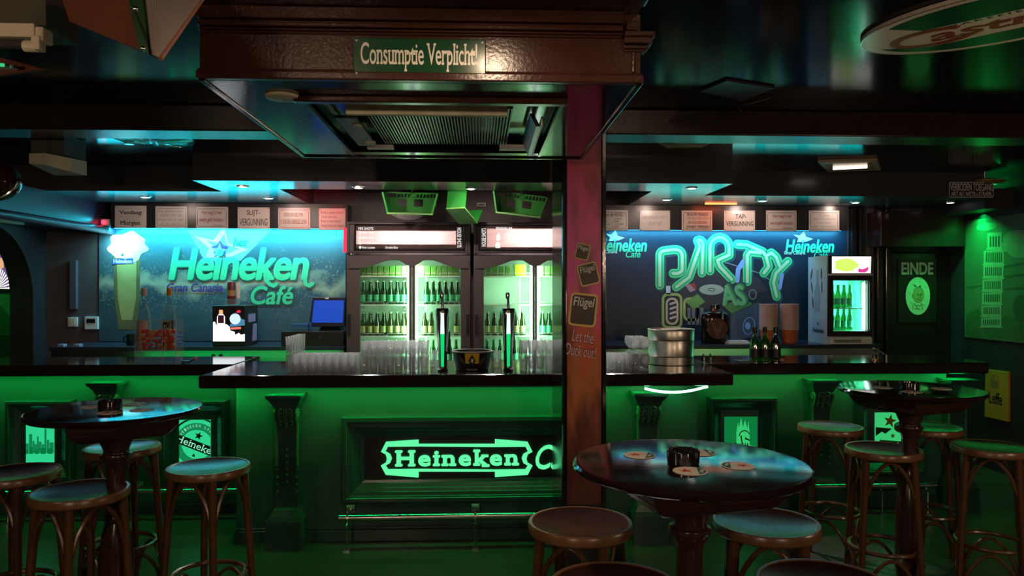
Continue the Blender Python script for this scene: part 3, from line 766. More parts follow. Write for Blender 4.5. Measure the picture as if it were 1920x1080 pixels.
ppoly('foam_print', m_gl2, mu, fm, fo_, .002, .003)
ppoly('badge_print', M('mural_blue_badge', (.03, .10, .45), .4), mu, fm, [(211, 486), (250, 484), (250, 494), (211, 496)], .003, .004)
ptext('badge_lettering', 'Heineken', m_print_white, mu, fm, (213, 486, 248, 494), n=.0045, bold=.02, serif=.03)
MB().prism(star(*fm.q(230, 478), .022), fm, .003, .004).build('small_star_print', m_hksh, mu)
big = [(365, 444), (396, 450), (420, 420), (426, 454), (466, 469), (430, 481), (385, 483), (391, 465)]
ppoly('white_star_print', m_gl2, mu, fm, [(365, 442), (400, 451), (420, 424), (428, 456), (465, 468), (432, 482), (385, 483), (392, 465)], .002, .003)
ppoly('star_inner_print', m_beam, mu, fm, [(422 + (a - 422) * .62, 464 + (b_ - 464) * .62) for a, b_ in [(365, 442), (400, 451), (420, 424), (428, 456), (465, 468), (432, 482), (385, 483), (392, 465)]], .003, .0033)
MB().prism(star(*fm.q(413, 468), .085, .62), fm, .003, .0036).build('star_shadow_print', m_purple, mu)
MB().prism(star(*fm.q(411, 471), .075, .42, .1), fm, .0036, .0042).build('star_print', M('mural_mauve', (.32, .28, .40), .4), mu)
for dx, dy, mt_, n_ in ((2.5, 2.5, m_hksh, .0045), (0, 0, m_hk, .0055)):
    ptext('lettering', 'Heineken', mt_, mu, fm, (316 + dx, 464 + dy, 580 + dx, 526 + dy), n=n_, bold=.035, shear=.2, spacing=.95)
    ptext('word_lettering', 'Café', mt_, mu, fm, (470 + dx, 536 + dy, 550 + dx, 571 + dy), n=n_, bold=.025, shear=.22)
    ptext('article_lettering', 'het', m_hksh if not dx else m_hk, mu, fm, (437 + dx*.5, 446 + dy*.5, 464 + dx*.5, 462 + dy*.5), n=n_, bold=.02, shear=.3)
    # flourishes at the feet of k and n
    for P in ([(497, 516), (500, 526), (506, 533), (513, 536), (518, 533)], [(574, 514), (572, 525), (574, 533), (580, 536), (586, 532)]):
        MB().ribbon(fm.qs([(a + dx, b_ + dy) for a, b_ in P]), .036, fm, n_).build('flourish', mt_, mu)
ptext('place_lettering', 'Gran Canaria', m_purple, mu, fm, (313, 531, 418, 547), n=.0055, bold=.025, shear=.18)

mu2, _ = mural('wall_mural', 'blue lit mural with neon tube lettering, right of the fridges', (1120, 432, 1588, 642), mural_mat('mural_print_right', (.010, .022, .038), (.018, .042, .068), None, 5.))
m_tb = M('mural_tube_green', (.10, .85, .30), .35); m_tbl = M('mural_tube_pale', (.75, 1.0, .62), .35); m_tbd = M('mural_tube_dark', (.02, .12, .12), .35); m_tblue = M('mural_tube_blue', (.30, .50, .95), .35); m_tby = M('mural_tube_olive', (.45, .60, .18), .35)
def arcp(cx, cy, rx, ry, a0, a1, n=10): return [(cx + rx*math.cos(math.radians(a0 + (a1-a0)*i/n)), cy - ry*math.sin(math.radians(a0 + (a1-a0)*i/n))) for i in range(n+1)]
def tubeprint(name, pts, wpx, mats, base, off=(0, 0)):
    for k, (mt_, fac) in enumerate(mats):
        MB().ribbon(fm.qs([(a + off[0], b_ + off[1]) for a, b_ in pts]), wpx * fac * YM / F, fm, base + .0006 * k).build(name, mt_, mu2)
Pp = [(1237, 535), (1237, 486)] + arcp(1246, 478, 9, 8, 180, 90, 4) + [(1262, 468)] + arcp(1268, 480, 11, 12, 90, 0, 5) + [(1279, 500)] + arcp(1266, 505, 13, 8, 0, -110, 5)
Aa = [(1268, 538), (1292, 520), (1312, 462)] + arcp(1311, 458, 7, 8, 120, 0, 4) + [(1316, 512)]
Rr = [(1331, 508), (1331, 470)] + arcp(1349, 464, 18, 19, 180, 0, 9) + [(1367, 478), (1345, 488), (1349, 500), (1372, 524)]
Tt = [(1382, 458), (1400, 459), (1430, 472), (1436, 480)]
T2 = [(1401, 528), (1401, 478), (1406, 472), (1426, 474)]
Yy = [(1432, 512), (1441, 500), (1436, 480), (1446, 474), (1455, 482), (1462, 500)]
Y2 = [(1456, 556), (1450, 530), (1455, 512), (1477, 490)]
for pts in (Pp, Aa, Rr, Tt, T2, Yy, Y2):
    tubeprint('tube_shadow_print', pts, 19, ((m_tbd, 1),), .0005, (3, 3))
    tubeprint('tube_print', pts, 17, ((m_tb, 1), (m_tbd, .60), (m_tb, .50), (m_tbl, .26)), .002)
tubeprint('tube_blue_print', [(1382, 526), (1384, 505), (1394, 490)], 9, ((m_tblue, 1),), .002)
tubeprint('tube_blue_print', [(1462, 540), (1466, 515)], 7, ((m_tblue, 1),), .0052)
ppoly('deck_print', M('mural_deck', (.05, .06, .07), .4), mu2, fm, [(1252, 530), (1320, 508), (1420, 520), (1440, 545), (1300, 585)], 0, .0012)
MB().disc(*fm.q(1334, 543), .118, .05, fm, .0018).build('record_print', M('mural_record', (.50, .58, .45), .4), mu2)
MB().ring(*fm.q(1334, 543), .035, .016, .006, fm, .0026).build('record_ring_print', m_tbd, mu2)
MB().prism(fm.qs([(1290, 534), (1302, 530), (1306, 542), (1294, 546)]), fm, .0015, .0022).build('red_print', M('mural_red', (.5, .08, .06), .4), mu2)
ppoly('cabinet_print', M('mural_cabinet', (.08, .12, .16), .4), mu2, fm, [(1370, 590), (1422, 566), (1424, 630), (1370, 640)], 0, .0012)
MB().ring(*fm.q(1404, 611), .058, .085, .008, fm, .0022, rot=-.2).build('speaker_ring_print', m_tblue, mu2)
MB().disc(*fm.q(1402, 611), .026, .036, fm, .0022).build('speaker_cone_print', m_tblue, mu2)
for dx, mt_, n_ in ((6, m_tbd, .003), (3, M('mural_green_dark', (.08, .35, .10), .4), .0035), (0, M('mural_green_mid', (.18, .62, .25), .4), .004)):
    ptext('as_lettering', 'AS', mt_, mu2, fm, (1354 + dx, 534 - dx, 1398 + dx, 574 - dx*.5), n=n_, bold=.035, shear=-.25)
def rrect(x0, y0, x1, y1, r): return arcp(x1-r, y0+r, r, r, 90, 0, 4) + arcp(x1-r, y1-r, r, r, 0, -90, 4) + arcp(x0+r, y1-r, r, r, -90, -180, 4) + arcp(x0+r, y0+r, r, r, 180, 90, 4)
for (x0, y0, x1, y1, wd, mt_, n_) in ((1243, 552, 1277, 614, 5, m_tby, .002), (1250, 560, 1270, 607, 4, M('mural_cream', (.75, .62, .40), .4), .002), (1283, 560, 1308, 600, 5, m_tby, .002)):
    MB().ribbon(fm.qs(rrect(x0, y0, x1, y1, 9)), wd * YM / F, fm, n_, closed=True).build('jukebox_print', mt_, mu2)
for k in range(4): MB().ribbon(fm.qs([(1257, 570 + 9*k), (1266, 567 + 9*k)]), .02, fm, .003).build('jukebox_bar_print', M('mural_pale', (.72, .70, .62), .4), mu2)
ppoly('keys_print', m_gl2, mu2, fm, [(1249, 536), (1257, 536), (1257, 552), (1249, 552)], .001, .002)
kb = MB()
for k in range(4): kb.prism(fm.qs([(1289 + 8*k, 577), (1295 + 8*k, 577), (1295 + 8*k, 609), (1289 + 8*k, 609)]), fm, .001, .002)
kb.build('cylinders_print', M('mural_steel', (.25, .27, .27), .4), mu2)['kind'] = 'stuff'
ppoly('green_block_print', M('mural_leaf_green', (.22, .48, .12), .4), mu2, fm, [(1286, 566), (1308, 551), (1322, 566), (1300, 580)], .001, .0024)
ppoly('green_wedge_print', M('mural_leaf_dark', (.10, .30, .08), .4), mu2, fm, [(1354, 572), (1392, 560), (1412, 570), (1372, 588)], .001, .0024)
ppoly('pink_print', M('mural_pink', (.55, .32, .34), .4), mu2, fm, [(1284, 534), (1292, 532), (1304, 544), (1294, 548)], .001, .0026)
MB().ribbon(fm.qs([(1360, 492), (1392, 502), (1424, 512), (1442, 524)]), .008, fm, .0013).build('cable_print', M('mural_line', (.35, .40, .42), .4), mu2)
MB().ring(*fm.q(1411, 552), .04, .05, .012, fm, .0024).build('wheel_print', M('mural_wheel', (.16, .30, .26), .4), mu2)
for bx in ((1470, 445, 1564, 483), (1117, 443, 1213, 482)):
    x0, y0, x1, y1 = bx
    ptext('small_lettering', 'Heineken', m_hk, mu2, fm, (x0 + 2, y0 + 4, x1, y0 + 29), n=.003, bold=.035, shear=.2)
    ptext('small_word_lettering', 'Café', m_hk, mu2, fm, (x0 + 56, y0 + 27, x1 - 12, y0 + 40), n=.003, bold=.02, shear=.2)
    ptext('small_place_lettering', 'Gran Canaria', m_tbl, mu2, fm, (x0, y0 + 26, x0 + 40, y0 + 32), n=.003, bold=.02)
    ppoly('small_star_print', m_gl2, mu2, fm, [(x0+18, y0-5), (x0+29, y0-3), (x0+37, y0-11), (x0+41, y0-1), (x0+54, y0+3), (x0+42, y0+8), (x0+24, y0+9), (x0+27, y0+2)], .002, .0032)

# right wall: green lit print of a leaning tower
fw = PF(X=XR - .012)
rw = thing('wall_print', 'green lit print of a leaning arcaded tower on the right wall', 'mural', (XR, PX(1860, 540, XR)[0], PX(1812, 632, XR)[1]))
y0_, z0_ = PX(1811, 632, XR); y1_, z1_ = PX(1811, 415, XR)
m_rw = M('tower_print_base', (.10, .17, .11), .4, noise=(2.5, .6)); m_rw2 = M('tower_print_stone', (.28, .38, .28), .4, noise=(12, .25)); m_rw3 = M('tower_print_dark', (.05, .09, .06), .4)
MB().box(XR - .012, XR, 5.2, y0_, z0_, z1_).build('printed_panel', m_rw, rw)
cl = MB()
for (px, py, rx, ry) in ((1905, 445, 26, 12), (1890, 462, 20, 9), (1915, 470, 26, 12), (1850, 425, 20, 5)):
    u, v = fw.q(px, py); u2, v2 = fw.q(px + rx, py + ry); cl.disc(u, v, abs(u2-u), abs(v2-v), fw, .001 + .0002 * len(cl.f))
cl.build('cloud_print', M('cloud_print', (.20, .32, .22), .4, noise=(9, .5)), rw)
tw = MB(); td = MB()
lv = [(1852, 1879, 436, 466), (1845, 1883, 469, 495), (1844, 1882, 497, 520), (1843, 1880, 523, 545), (1842, 1879, 548, 569), (1841, 1878, 572, 592), (1840, 1878, 595, 612)]
for i, (a, b_, t_, u_) in enumerate(lv):
    tw.prism(fw.qs([(a, t_ + 1), (b_, t_ - 1), (b_ - .5, u_ + 1), (a - .5, u_)]), fw, .001, .002)
    tw.prism(fw.qs([(a - 2, u_), (b_ + 2, u_ + .5), (b_ + 2, u_ + 3), (a - 2, u_ + 2.5)]), fw, .002, .0035)
    nn = 4 if i == 0 else 9
    for k in range(nn):
        xa = a + 3 + (b_ - a - 6) * (k + .5) / nn; hw = (b_ - a) / nn * .24
        tt = t_ + (8 if i == 0 else 5)
        td.prism(fw.qs([(xa - hw, u_ - 3), (xa + hw, u_ - 3), (xa + hw, tt), (xa, tt - 2), (xa - hw, tt)]), fw, .002, .003)
tw.build('tower_print', m_rw2, rw); td.build('arcade_print', m_rw3, rw)['kind'] = 'stuff'
st = MB()
for (x0, y0, x1, y1) in ((1885, 500, 1920, 494), (1885, 520, 1920, 515), (1815, 540, 1840, 536), (1885, 542, 1920, 540)):
    st.ribbon(fw.qs([(x0, y0), (x1, y1)]), .02, fw, .001)
st.disc(*fw.q(1914, 577), .09, .11, fw, .0012)
st.build('background_print', m_rw3, rw)['kind'] = 'stuff'
hl = MB()
hl.prism(fw.qs([(1812, 590), (1835, 578), (1845, 600), (1880, 590), (1919, 600), (1919, 640), (1812, 630)]), fw, .0005, .001)
hl.build('trees_print', M('tree_print', (.07, .13, .06), .5, noise=(14, .6)), rw)

# ================================================================== BACK BAR: enamel signs on their rail
YS = 6.78
fs_ = PF(Y=YS)
def sign_rail(label, x0, x1):
    return tag(MB().box(x0, x1, YS, 6.98, 2.145, 2.358).box(x0, x1, YS, YS + .012, 2.133, 2.145).build('sign_rail', m_blackpl), label, 'rail')
sign_rail('dark board carrying enamel signs over the left mural', XY(208, YS), XY(652, YS))
sign_rail('dark board carrying enamel signs over the right mural', XY(1118, YS), XY(1590, YS))
for nm, x0, x1, mt_ in (('a', -3.3, -1.25, m_ledc), ('b', 1.1, 3.4, E('blue_led_tape', (.05, .5, 1), 2))):
    tag(MB().box(x0, x1, 6.893, 6.917, 2.139, 2.145).build('led_tape', mt_), 'cyan LED tape under the left sign board' if nm == 'a' else 'blue LED tape under the right sign board', 'led strip')
def enamel(box, label, lines, border=True, bm=None):
    x0, y0, x1, y1 = box; r_ = prect(fs_, *box)
    t = thing('enamel_sign', label, 'sign', ((r_[0]+r_[1])/2, YS, r_[2]), group='small enamel signs in a row above the back bar')
    MB().box(r_[0], r_[1], YS - .008, YS - .001, r_[2], r_[3]).build('plate', m_enamel, t, bevel=.002)
    if border:
        P = [(x0+5, y0+4), (x1-5, y0+4), (x1-3, y0+8), (x1-3, y1-7), (x1-6, y1-3), (x0+6, y1-3), (x0+3, y1-7), (x0+3, y0+8)]
        MB().ribbon(fs_.qs(P), .0035, fs_, .0085, closed=True).build('border_line', bm or m_ink, t)
    sc_ = MB()
    for (a, b_) in ((x0+2.2, y0+2.2), (x1-2.2, y0+2.2), (x0+2.2, y1-2.2), (x1-2.2, y1-2.2)): sc_.disc(*fs_.q(a, b_), .004, .004, fs_, .0095, 8)
    sc_.build('screws', m_ink, t)
    for (s, bx, mt_, kw) in lines:
        ptext('sign_lettering', s, mt_, t, fs_, (x0 + bx[0], y0 + bx[1], x0 + bx[2], y0 + bx[3]), n=.0085, **kw)
B = dict(bold=.012)
enamel((216, 386, 275, 427), 'worn enamel sign with the words Vandaag and Morgen', [('Morgen kost het bier', (12, 4, 48, 7), m_inkfaint, {}), ('Vandaag', (8, 9, 51, 18), m_ink, dict(bold=.02, serif=.05)), ('dus drink vandaag', (9, 19, 50, 22), m_inkfaint, {}), ('want het is', (18, 23, 42, 26), m_inkfaint, {}), ('Morgen', (10, 28, 48, 38), m_ink, dict(bold=.02, serif=.05))], False)
enamel((292, 387, 352, 427), 'faded enamel sign second from the left end', [('De glazen niet', (6, 7, 52, 12), m_inkfaint, B), ('breken voor het', (9, 14, 50, 19), m_inkfaint, B), ('sluiten van de zaak', (5, 22, 53, 27), m_inkfaint, B), ('en niet daarna', (10, 30, 48, 35), m_inkfaint, B)])
enamel((368, 388, 428, 428), 'enamel sign with dark red lettering over the white star', [('Hier mag U met', (11, 7, 48, 16), m_inkred, dict(serif=.02, bold=.01)), ('zwart geld betalen !', (6, 20, 53, 30), m_inkred, dict(serif=.02, bold=.01)), ('De directie', (34, 33, 50, 36), m_ink, {})])
enamel((446, 389, 506, 429), 'enamel sign reading slijtvergunning in tall black capitals', [('SLIJT-', (17, 5, 42, 17), m_ink, dict(bold=.005)), ('VERGUNNING', (4, 21, 56, 34), m_ink, dict(bold=.005))], False)
enamel((522, 390, 582, 430), 'enamel sign in two red lines of narrow capitals', [('IEDERE DAG BEZOPEN,', (11, 9, 47, 17), m_inkred, dict(bold=.012)), ('IS OOK EEN GEREGELD LEVEN.', (5, 22, 54, 30), m_inkred, dict(bold=.012))], True, m_inkred)
enamel((598, 391, 648, 431), 'red lit enamel sign with four lines, beside the left fridge', [('Bent u ontevreden?', (4, 5, 46, 10), m_inkred, dict(serif=.02)), ('Vertel het ons.', (4, 13, 34, 18), m_inkred, dict(serif=.02)), ('Bent u tevreden?', (4, 21, 42, 26), m_inkred, dict(serif=.02)), ('Vertel het uw vriend', (4, 29, 47, 35), m_inkred, dict(serif=.02))], False)
enamel((1120, 394, 1177, 432), 'enamel price sign partly behind the pillar', [('Bier voor de HOND !!', (2, 5, 52, 12), m_ink, B), ('Rode        10,00', (5, 15, 45, 18), m_ink, B), ('Witte        5,00', (5, 20, 40, 23), m_ink, B), ('Kleine      15,00', (5, 25, 48, 28), m_ink, B), ('Grote        5,00', (5, 30, 40, 33), m_ink, B)])
enamel((1199, 395, 1256, 432), 'faded enamel sign beside the price sign', [('HIER DRINKEN TOT U', (5, 10, 52, 16), m_inkfaint, B), ('UITLEKT NIET', (15, 21, 43, 28), m_inkfaint, B)], False)
enamel((1278, 395, 1335, 433), 'enamel sign with black, ochre and red lines', [('BLAUW MAKEN', (10, 5, 49, 10), m_ink, dict(bold=.02, serif=.03)), ('GROEN DENKEN', (9, 12, 50, 17), m_inkgold, dict(bold=.02, serif=.03)), ('ROOD KIEZEN', (12, 20, 47, 25), m_inkred, dict(bold=.02, serif=.03)), ('ZWART WERKEN', (8, 28, 51, 33), m_ink, dict(bold=.02, serif=.03))])
enamel((1357, 395, 1415, 433), 'enamel sign reading tapvergunning in black capitals', [('TAP-', (21, 7, 42, 15), m_ink, dict(bold=.015)), ('VERGUNNING', (4, 20, 55, 29), m_ink, dict(bold=.015))], False)
enamel((1436, 395, 1493, 433), 'enamel sign with red lettering, second from the right end', [('Hier mag U net', (12, 7, 47, 15), m_inkred, dict(serif=.02, bold=.01)), ('zwart geld betalen!', (7, 20, 50, 28), m_inkred, dict(serif=.02, bold=.01)), ('De directie', (33, 31, 48, 34), m_ink, {})])
enamel((1516, 395, 1573, 433), 'faded grey enamel sign at the right end of the row', [('DE ZAAK', (18, 7, 40, 11), m_inkfaint, B), ('GESLOTEN HOUDEN', (6, 14, 51, 18), m_inkfaint, B), ('WANNEER', (15, 21, 42, 25), m_inkfaint, B), ('NIET GEOPEND', (7, 28, 50, 32), m_inkfaint, B)])

# recessed spots in the canopy
def spotlamp(px, py, where):
    x, y = PZ(px, py, 2.36)
    t = thing('recessed_spotlight', 'small recessed spotlight in the canopy ' + where, 'spotlight', (x, y, 2.36), group='recessed spots under the canopy')
    MB().lathe([(.036, 2.352), (.046, 2.354), (.048, 2.3595), (.030, 2.3595), (.030, 2.352)], (x, y), 18, False).build('bezel', m_chrome, t, smooth=True)
    MB().lathe([(.029, 2.3545), (.029, 2.358)], (x, y), 14).build('lamp', m_spot, t)
for px, py, wh in ((42, 368, 'by the left bulkhead'), (273, 369, 'above the Vandaag sign'), (455, 349, 'at its left front edge'), (504, 371, 'above the slijtvergunning sign'), (672, 351, 'in front of the left fridge'),
                   (883, 353, 'in front of the middle crate'), (1297, 352, 'at its right front edge'), (1250, 374, 'above the faded sign by the price sign'), (1430, 376, 'right of the tapvergunning sign'), (1604, 379, 'above the small bar fridge'), (1782, 379, 'by the right bulkhead')):
    spotlamp(px, py, wh)
tag(MB().box(2.02, 2.30, 6.60, 6.63, 2.350, 2.3595).build('red_lamp', E('red_orange_lamp', (1, .22, .06), 4)), 'flat red orange glowing lamp under the canopy over the tapvergunning sign', 'lamp')

# ================================================================== FRIDGES
YFR = 6.45
ff = PF(Y=YFR)
bottle_src = {}
def bottle(kind):
    if kind in bottle_src: return bottle_src[kind]
    gm, lm = {'lager': (m_bottle, m_label), 'olive': (m_bottlebr, m_label2), 'wine': (m_bottle, None), 'dark': (m_darkglass, None)}[kind]
    t = thing('beer_bottle', 'x', 'bottle')
    h, r_ = .205, .0245
    MB().lathe([(r_*.9, 0), (r_, .006), (r_, .108), (r_*.93, .124), (.0140, .150), (.0118, .192), (.0135, .194), (.0135, .202)], seg=14).build('glass_body', gm, t, smooth=True, world=False)
    if lm: MB().lathe([(r_+.0006, .028), (r_+.0006, .085)], seg=14, closed=False).build('paper_label', lm, t, smooth=True, world=False)
    MB().lathe([(.014, .194), (.014, .204), (.011, .207)], seg=10).build('crown_cap', m_cap, t, world=False)
    bottle_src[kind] = [t, False]; return bottle_src[kind]
def put(src, loc, label, group, rz=0.):
    if not src[1]:
        src[1] = True; o = src[0]; o.location = loc; o.rotation_euler = (0, 0, rz); o['label'] = label
        if group: o['group'] = group
        return o
    return dup(src[0], loc, rz, label, group)
pack_src = None
def make_pack():
    t = thing('drink_carton', 'x', 'carton')
    MB().box(-.022, .022, -.03, .03, 0, .085).build('carton', m_can, t, bevel=.003, world=False)
    MB().box(-.018, .018, -.0315, -.0305, .012, .035).build('front_label', m_label2, t, world=False)
    return [t, False]
m_lightpanel = bpy.data.materials.new('lightbox_film'); m_lightpanel.use_nodes = True
nt = m_lightpanel.node_tree; nt.nodes.clear()
out = nd(nt, 'ShaderNodeOutputMaterial'); trl = nd(nt, 'ShaderNodeBsdfTranslucent'); gls = nd(nt, 'ShaderNodeBsdfDiffuse'); mxs = nd(nt, 'ShaderNodeMixShader'); mxs.inputs[0].default_value = .12
tc = nd(nt, 'ShaderNodeTexCoord'); mp = nd(nt, 'ShaderNodeMapping'); mp.inputs['Scale'].default_value = (3, 1, 40); n_ = nd(nt, 'ShaderNodeTexNoise'); n_.inputs['Scale'].default_value = 2; n_.inputs['Detail'].default_value = 5
nt.links.new(tc.outputs['Object'], mp.inputs[0]); nt.links.new(mp.outputs[0], n_.inputs['Vector'])
mx = nd(nt, 'ShaderNodeMix', data_type='RGBA'); mx.inputs[6].default_value = (.46, .33, .32, 1); mx.inputs[7].default_value = (.85, .70, .68, 1); nt.links.new(n_.outputs['Fac'], mx.inputs[0])
for sh in (trl, gls): nt.links.new(mx.outputs[2], sh.inputs[0])
nt.links.new(trl.outputs[0], mxs.inputs[1]); nt.links.new(gls.outputs[0], mxs.inputs[2]); nt.links.new(mxs.outputs[0], out.inputs[0])
m_filmtext = E('lightbox_clear_lettering', (1, .97, .96), .95)
m_filmdark = M('lightbox_dark_ink', (.03, .022, .022), .4)

def fridge(label, px0, px1, doors, panel, mirrored):
    x0, x1 = XY(px0, YFR), XY(px1, YFR)
    t = thing('display_fridge', label, 'fridge', ((x0+x1)/2, YFR, 0))
    zt = ZY(700, 416, YFR); zl = ZY(700, 476, YFR); zd0 = .55
    zb = ZY(700, 484, YFR)
    cab = MB()
    cab.box(x0, x0 + .03, YFR + .02, 6.97, .0, zt).box(x1 - .03, x1, YFR + .02, 6.97, .0, zt)
    cab.box(x0 + .03, x1 - .03, YFR + .02, 6.97, zt - .02, zt).box(x0 + .03, x1 - .03, 6.95, 6.97, 0, zt)
    cab.box(x0 + .03, x1 - .03, YFR + .02, 6.95, zb + .0, zb + .03)
    cab.build('cabinet', m_fridge, t)
    MB().box(x0 + .031, x1 - .031, 6.93, 6.949, .5, zb - .001).box(x0 + .031, x0 + .04, YFR + .06, 6.93, .5, zb).box(x1 - .04, x1 - .031, YFR + .06, 6.93, .5, zb).box(x0 + .04, x1 - .04, YFR + .06, 6.93, .5, .53).build('inner_liner', m_fridgein, t)
    MB().box(x0, x1, YFR, YFR + .02, 0, zd0).build('base_panel', m_fridge, t)
    # header light box
    pr = prect(ff, *panel)
    hd = MB()
    hd.frame_sweep((x0 + .002, x1 - .002, zl + .005, zt), [(0, -.02), (0, .012), (.012, .016), (.018, .016), (.024, .004), (pr[0] - x0 - .004, .002)], ff)
    hd.build('header_frame', m_fridge, t)
    # separate clean inner frame of the panel
    MB().frame_sweep((pr[0] - .022, pr[1] + .022, pr[2] - .02, pr[3] + .02), [(0, 0), (0, .012), (.008, .014), (.02, .004), (.022, .0)], ff).build('panel_bezel', m_blackpl, t)
    MB().box(pr[0], pr[1], YFR - .004, YFR, pr[2], pr[3]).build('light_panel', m_lightpanel, t)
    MB().box(pr[0] + .06, pr[1] - .05, YFR + .11, YFR + .13, (pr[2]+pr[3])/2 - .012, (pr[2]+pr[3])/2 + .012).build('header_tube', m_tube, t)
    cx = (pr[0] + pr[1]) / 2 + (.03 if not mirrored else .03)
    area('light_header', (cx, YFR + .09, (pr[2]+pr[3])/2), (cx, YFR, (pr[2]+pr[3])/2), (pr[1]-pr[0]) * .55, .06, 190, (1, .95, .94))
    # arched valance
    vp = [(px0 + 4, 480), (px1 - 3, 480), (px1 - 3, 503)]
    (a0, a1), (b0, b1) = doors
    def ogee(xa, xb, ya, yb, pk, ypk):
        o = []
        for i in range(13):
            t_ = i / 12
            if t_ < pk: s_ = (1 - math.cos(PI * t_ / pk)) / 2; y_ = ya + (ypk - ya) * s_
            else: s_ = math.sin(PI / 2 * (t_ - pk) / (1 - pk)) ** 2; y_ = ypk + (yb - ypk) * s_
            o.append((xa + (xb - xa) * t_, y_))
        return o
    mid = (a1 + b0) / 2
    L = ogee(px0 + 22, mid - .5, 503, 500, .70, 487); Rr_ = ogee(mid + .5, px1 - 18, 500, 503, .30, 487)
    vp += list(reversed(Rr_)) + list(reversed(L)) + [(px0 + 4, 503)]
    MB().prism(ff.qs(vp), ff, .004, .022).build('arched_valance', m_fridge, t)
    # doors
    for di, (d0, d1) in enumerate(doors):
        xa, xb = XY(d0, YFR), XY(d1, YFR)
        dr = bpy.data.objects.new('glass_door', None); C.objects.link(dr); dr.parent = t; dr.location = Vector((xa, YFR, zd0)) - t.location
        MB().box(xa, xb, YFR + .014, YFR + .016, zd0 + .03, zb).build('pane', m_pane, dr)
        fw_ = MB()
        oa = x0 + .0 if di == 0 else XY(mid, YFR) + .002; ob_ = XY(mid, YFR) - .002 if di == 0 else x1
        fw_.box(oa, xa, YFR - .004, YFR + .02, zd0, zb - .001).box(xb, ob_, YFR - .004, YFR + .02, zd0, zb - .001).box(xa, xb, YFR - .004, YFR + .02, zd0, zd0 + .03)
        fw_.build('door_frame', m_fridge if True else m_blackpl, dr)
        hx = (oa + .012) if di == 0 else (ob_ - .034)
        MB().box(hx, hx + .022, YFR - .028, YFR - .005, ZY(700, 626, YFR), ZY(700, 588, YFR)).build('handle', m_blackpl, dr, bevel=.005)
        # lamp tubes at the inner jamb beside the mullion
        tx = xb - .012 if di == 0 else xa + .012
        MB().tube([(tx, YFR + .05, zd0 + .05), (tx, YFR + .05, zb - .02)], .009, 8).build('lamp_tube', m_tube, dr, smooth=True)
        area('light_fridge', (tx + (-.012 if di == 0 else .012), YFR + .05, (zd0 + zb) / 2 + .2), ((xa+xb)/2, 6.9, (zd0+zb)/2 + .2), .03, .9, 8.5, (.42, 1, .52))
        # shelves
        for py in (517, 571, 630, 682):
            z = ZY(700, py, YFR + .08)
            sh = MB().box(xa - .02, xb + .02, YFR + .07, 6.92, z - .010, z)
            for k in range(2):
                wx = xa + .01 + k * (xb - xa) / 2
                sh.tube([(wx, YFR + .066, z), (wx, YFR + .066, z + .022), (wx + (xb-xa)/2 - .025, YFR + .066, z + .022), (wx + (xb-xa)/2 - .025, YFR + .066, z)], .002, 5)
            sh.build('shelf', m_shelf, t)
        rl = MB().box(xb - .095 if di == 0 else xa + .055, xb - .08 if di == 0 else xa + .07, 6.92, 6.93, .6, ZY(700, 505, 6.9)); rl.build('shelf_upright', m_steel, t)
    return t
D1 = ((675, 767), (778, 864)); D2 = ((907, 999), (1007, 1096))
fridge('tall two door display fridge at the left, full of bottles', 650, 882, D1, (668, 424, 868, 466), False)
fridge('tall two door display fridge at the right, half behind the pillar', 888, 1120, D2, (901, 424, 1102, 466), True)
# lightbox lettering as parts of each fridge
fr1, fr2 = [o for o in C.objects if o.name.startswith('display_fridge')]
fL = PF(Y=YFR - .004)
ppoly('dark_strip', m_filmdark, fr1, fL, [(855, 426), (867, 426), (867, 465), (855, 465)], 0, .001)
ptext('strip_lettering', 'HOUSE SHOTS', m_filmtext, fr1, fL, (857, 427, 865, 464), n=.0015, rot=3, bold=.01)
ppoly('dark_strip', m_filmdark, fr2, fL, [(901, 426), (913, 426), (913, 466), (901, 466)], 0, .001)
ptext('strip_lettering', 'HOUSE SHOTS', m_filmtext, fr2, fL, (903, 428, 911, 462), n=.0015, rot=1, bold=.01)
ptext('heading', 'MIX SHOTS', m_filmtext, fr1, fL, (672, 426, 700, 431), n=.0015, bold=.01)
for i, s in enumerate(('After Eight', 'Black Bush', 'Coconut Summer', 'Pink Cookie')):
    wd = (22, 22, 34, 24)[i]
    ptext('menu_line', s, m_filmtext, fr1, fL, (679, 434.5 + 9.2 * i, 679 + wd, 438.5 + 9.2 * i), n=.0015, bold=.015)
    ppoly('menu_icon', m_filmtext, fr1, fL, [(673, 434 + 9.2*i), (677.5, 434 + 9.2*i), (676.5, 440 + 9.2*i), (674, 440 + 9.2*i)], 0, .0015)
ptext('menu_line', 'Double Blue', m_filmtext, fr1, fL, (723, 462, 746, 466), n=.0015, bold=.015)
ptext('heading', 'PREMIUM', m_filmtext, fr2, fL, (930, 426, 960, 431), n=.0015, bold=.01)
for (x0, y0, x1, y1) in ((931, 437, 938, 451), (929, 454, 938, 465)):
    ppoly('bottle_icon', m_filmtext, fr2, fL, [(x0, y1), (x1, y1), (x1, y0 + 5), (x1 - 2, y0), (x0 + 2, y0), (x0, y0 + 5)], 0, .0015)
ORD = ('first', 'second', 'third', 'fourth', 'fifth', 'sixth', 'seventh', 'eighth', 'ninth')
def row(kind, pxs, py_shelf, label, group, depth=2):
    z = ZY(700, py_shelf, YFR + .08) + .001
    for d in range(depth):
        y = YFR + .115 + d * .075
        for i, px in enumerate(pxs):
            x = XY(px, YFR + .115)
            put(bottle(kind), (x, y, z), ('%s from left, ' % ORD[i] + label) if d == 0 else label + ', behind the front row', group, random.uniform(0, 6))
def lin(a, b_, n): return [a + (b_ - a) * i / (n - 1) for i in range(n)]
row('lager', lin(681, 757, 7), 571, 'green beer bottle on the second shelf, far left door', 'bottles on the second shelf behind the far left door')
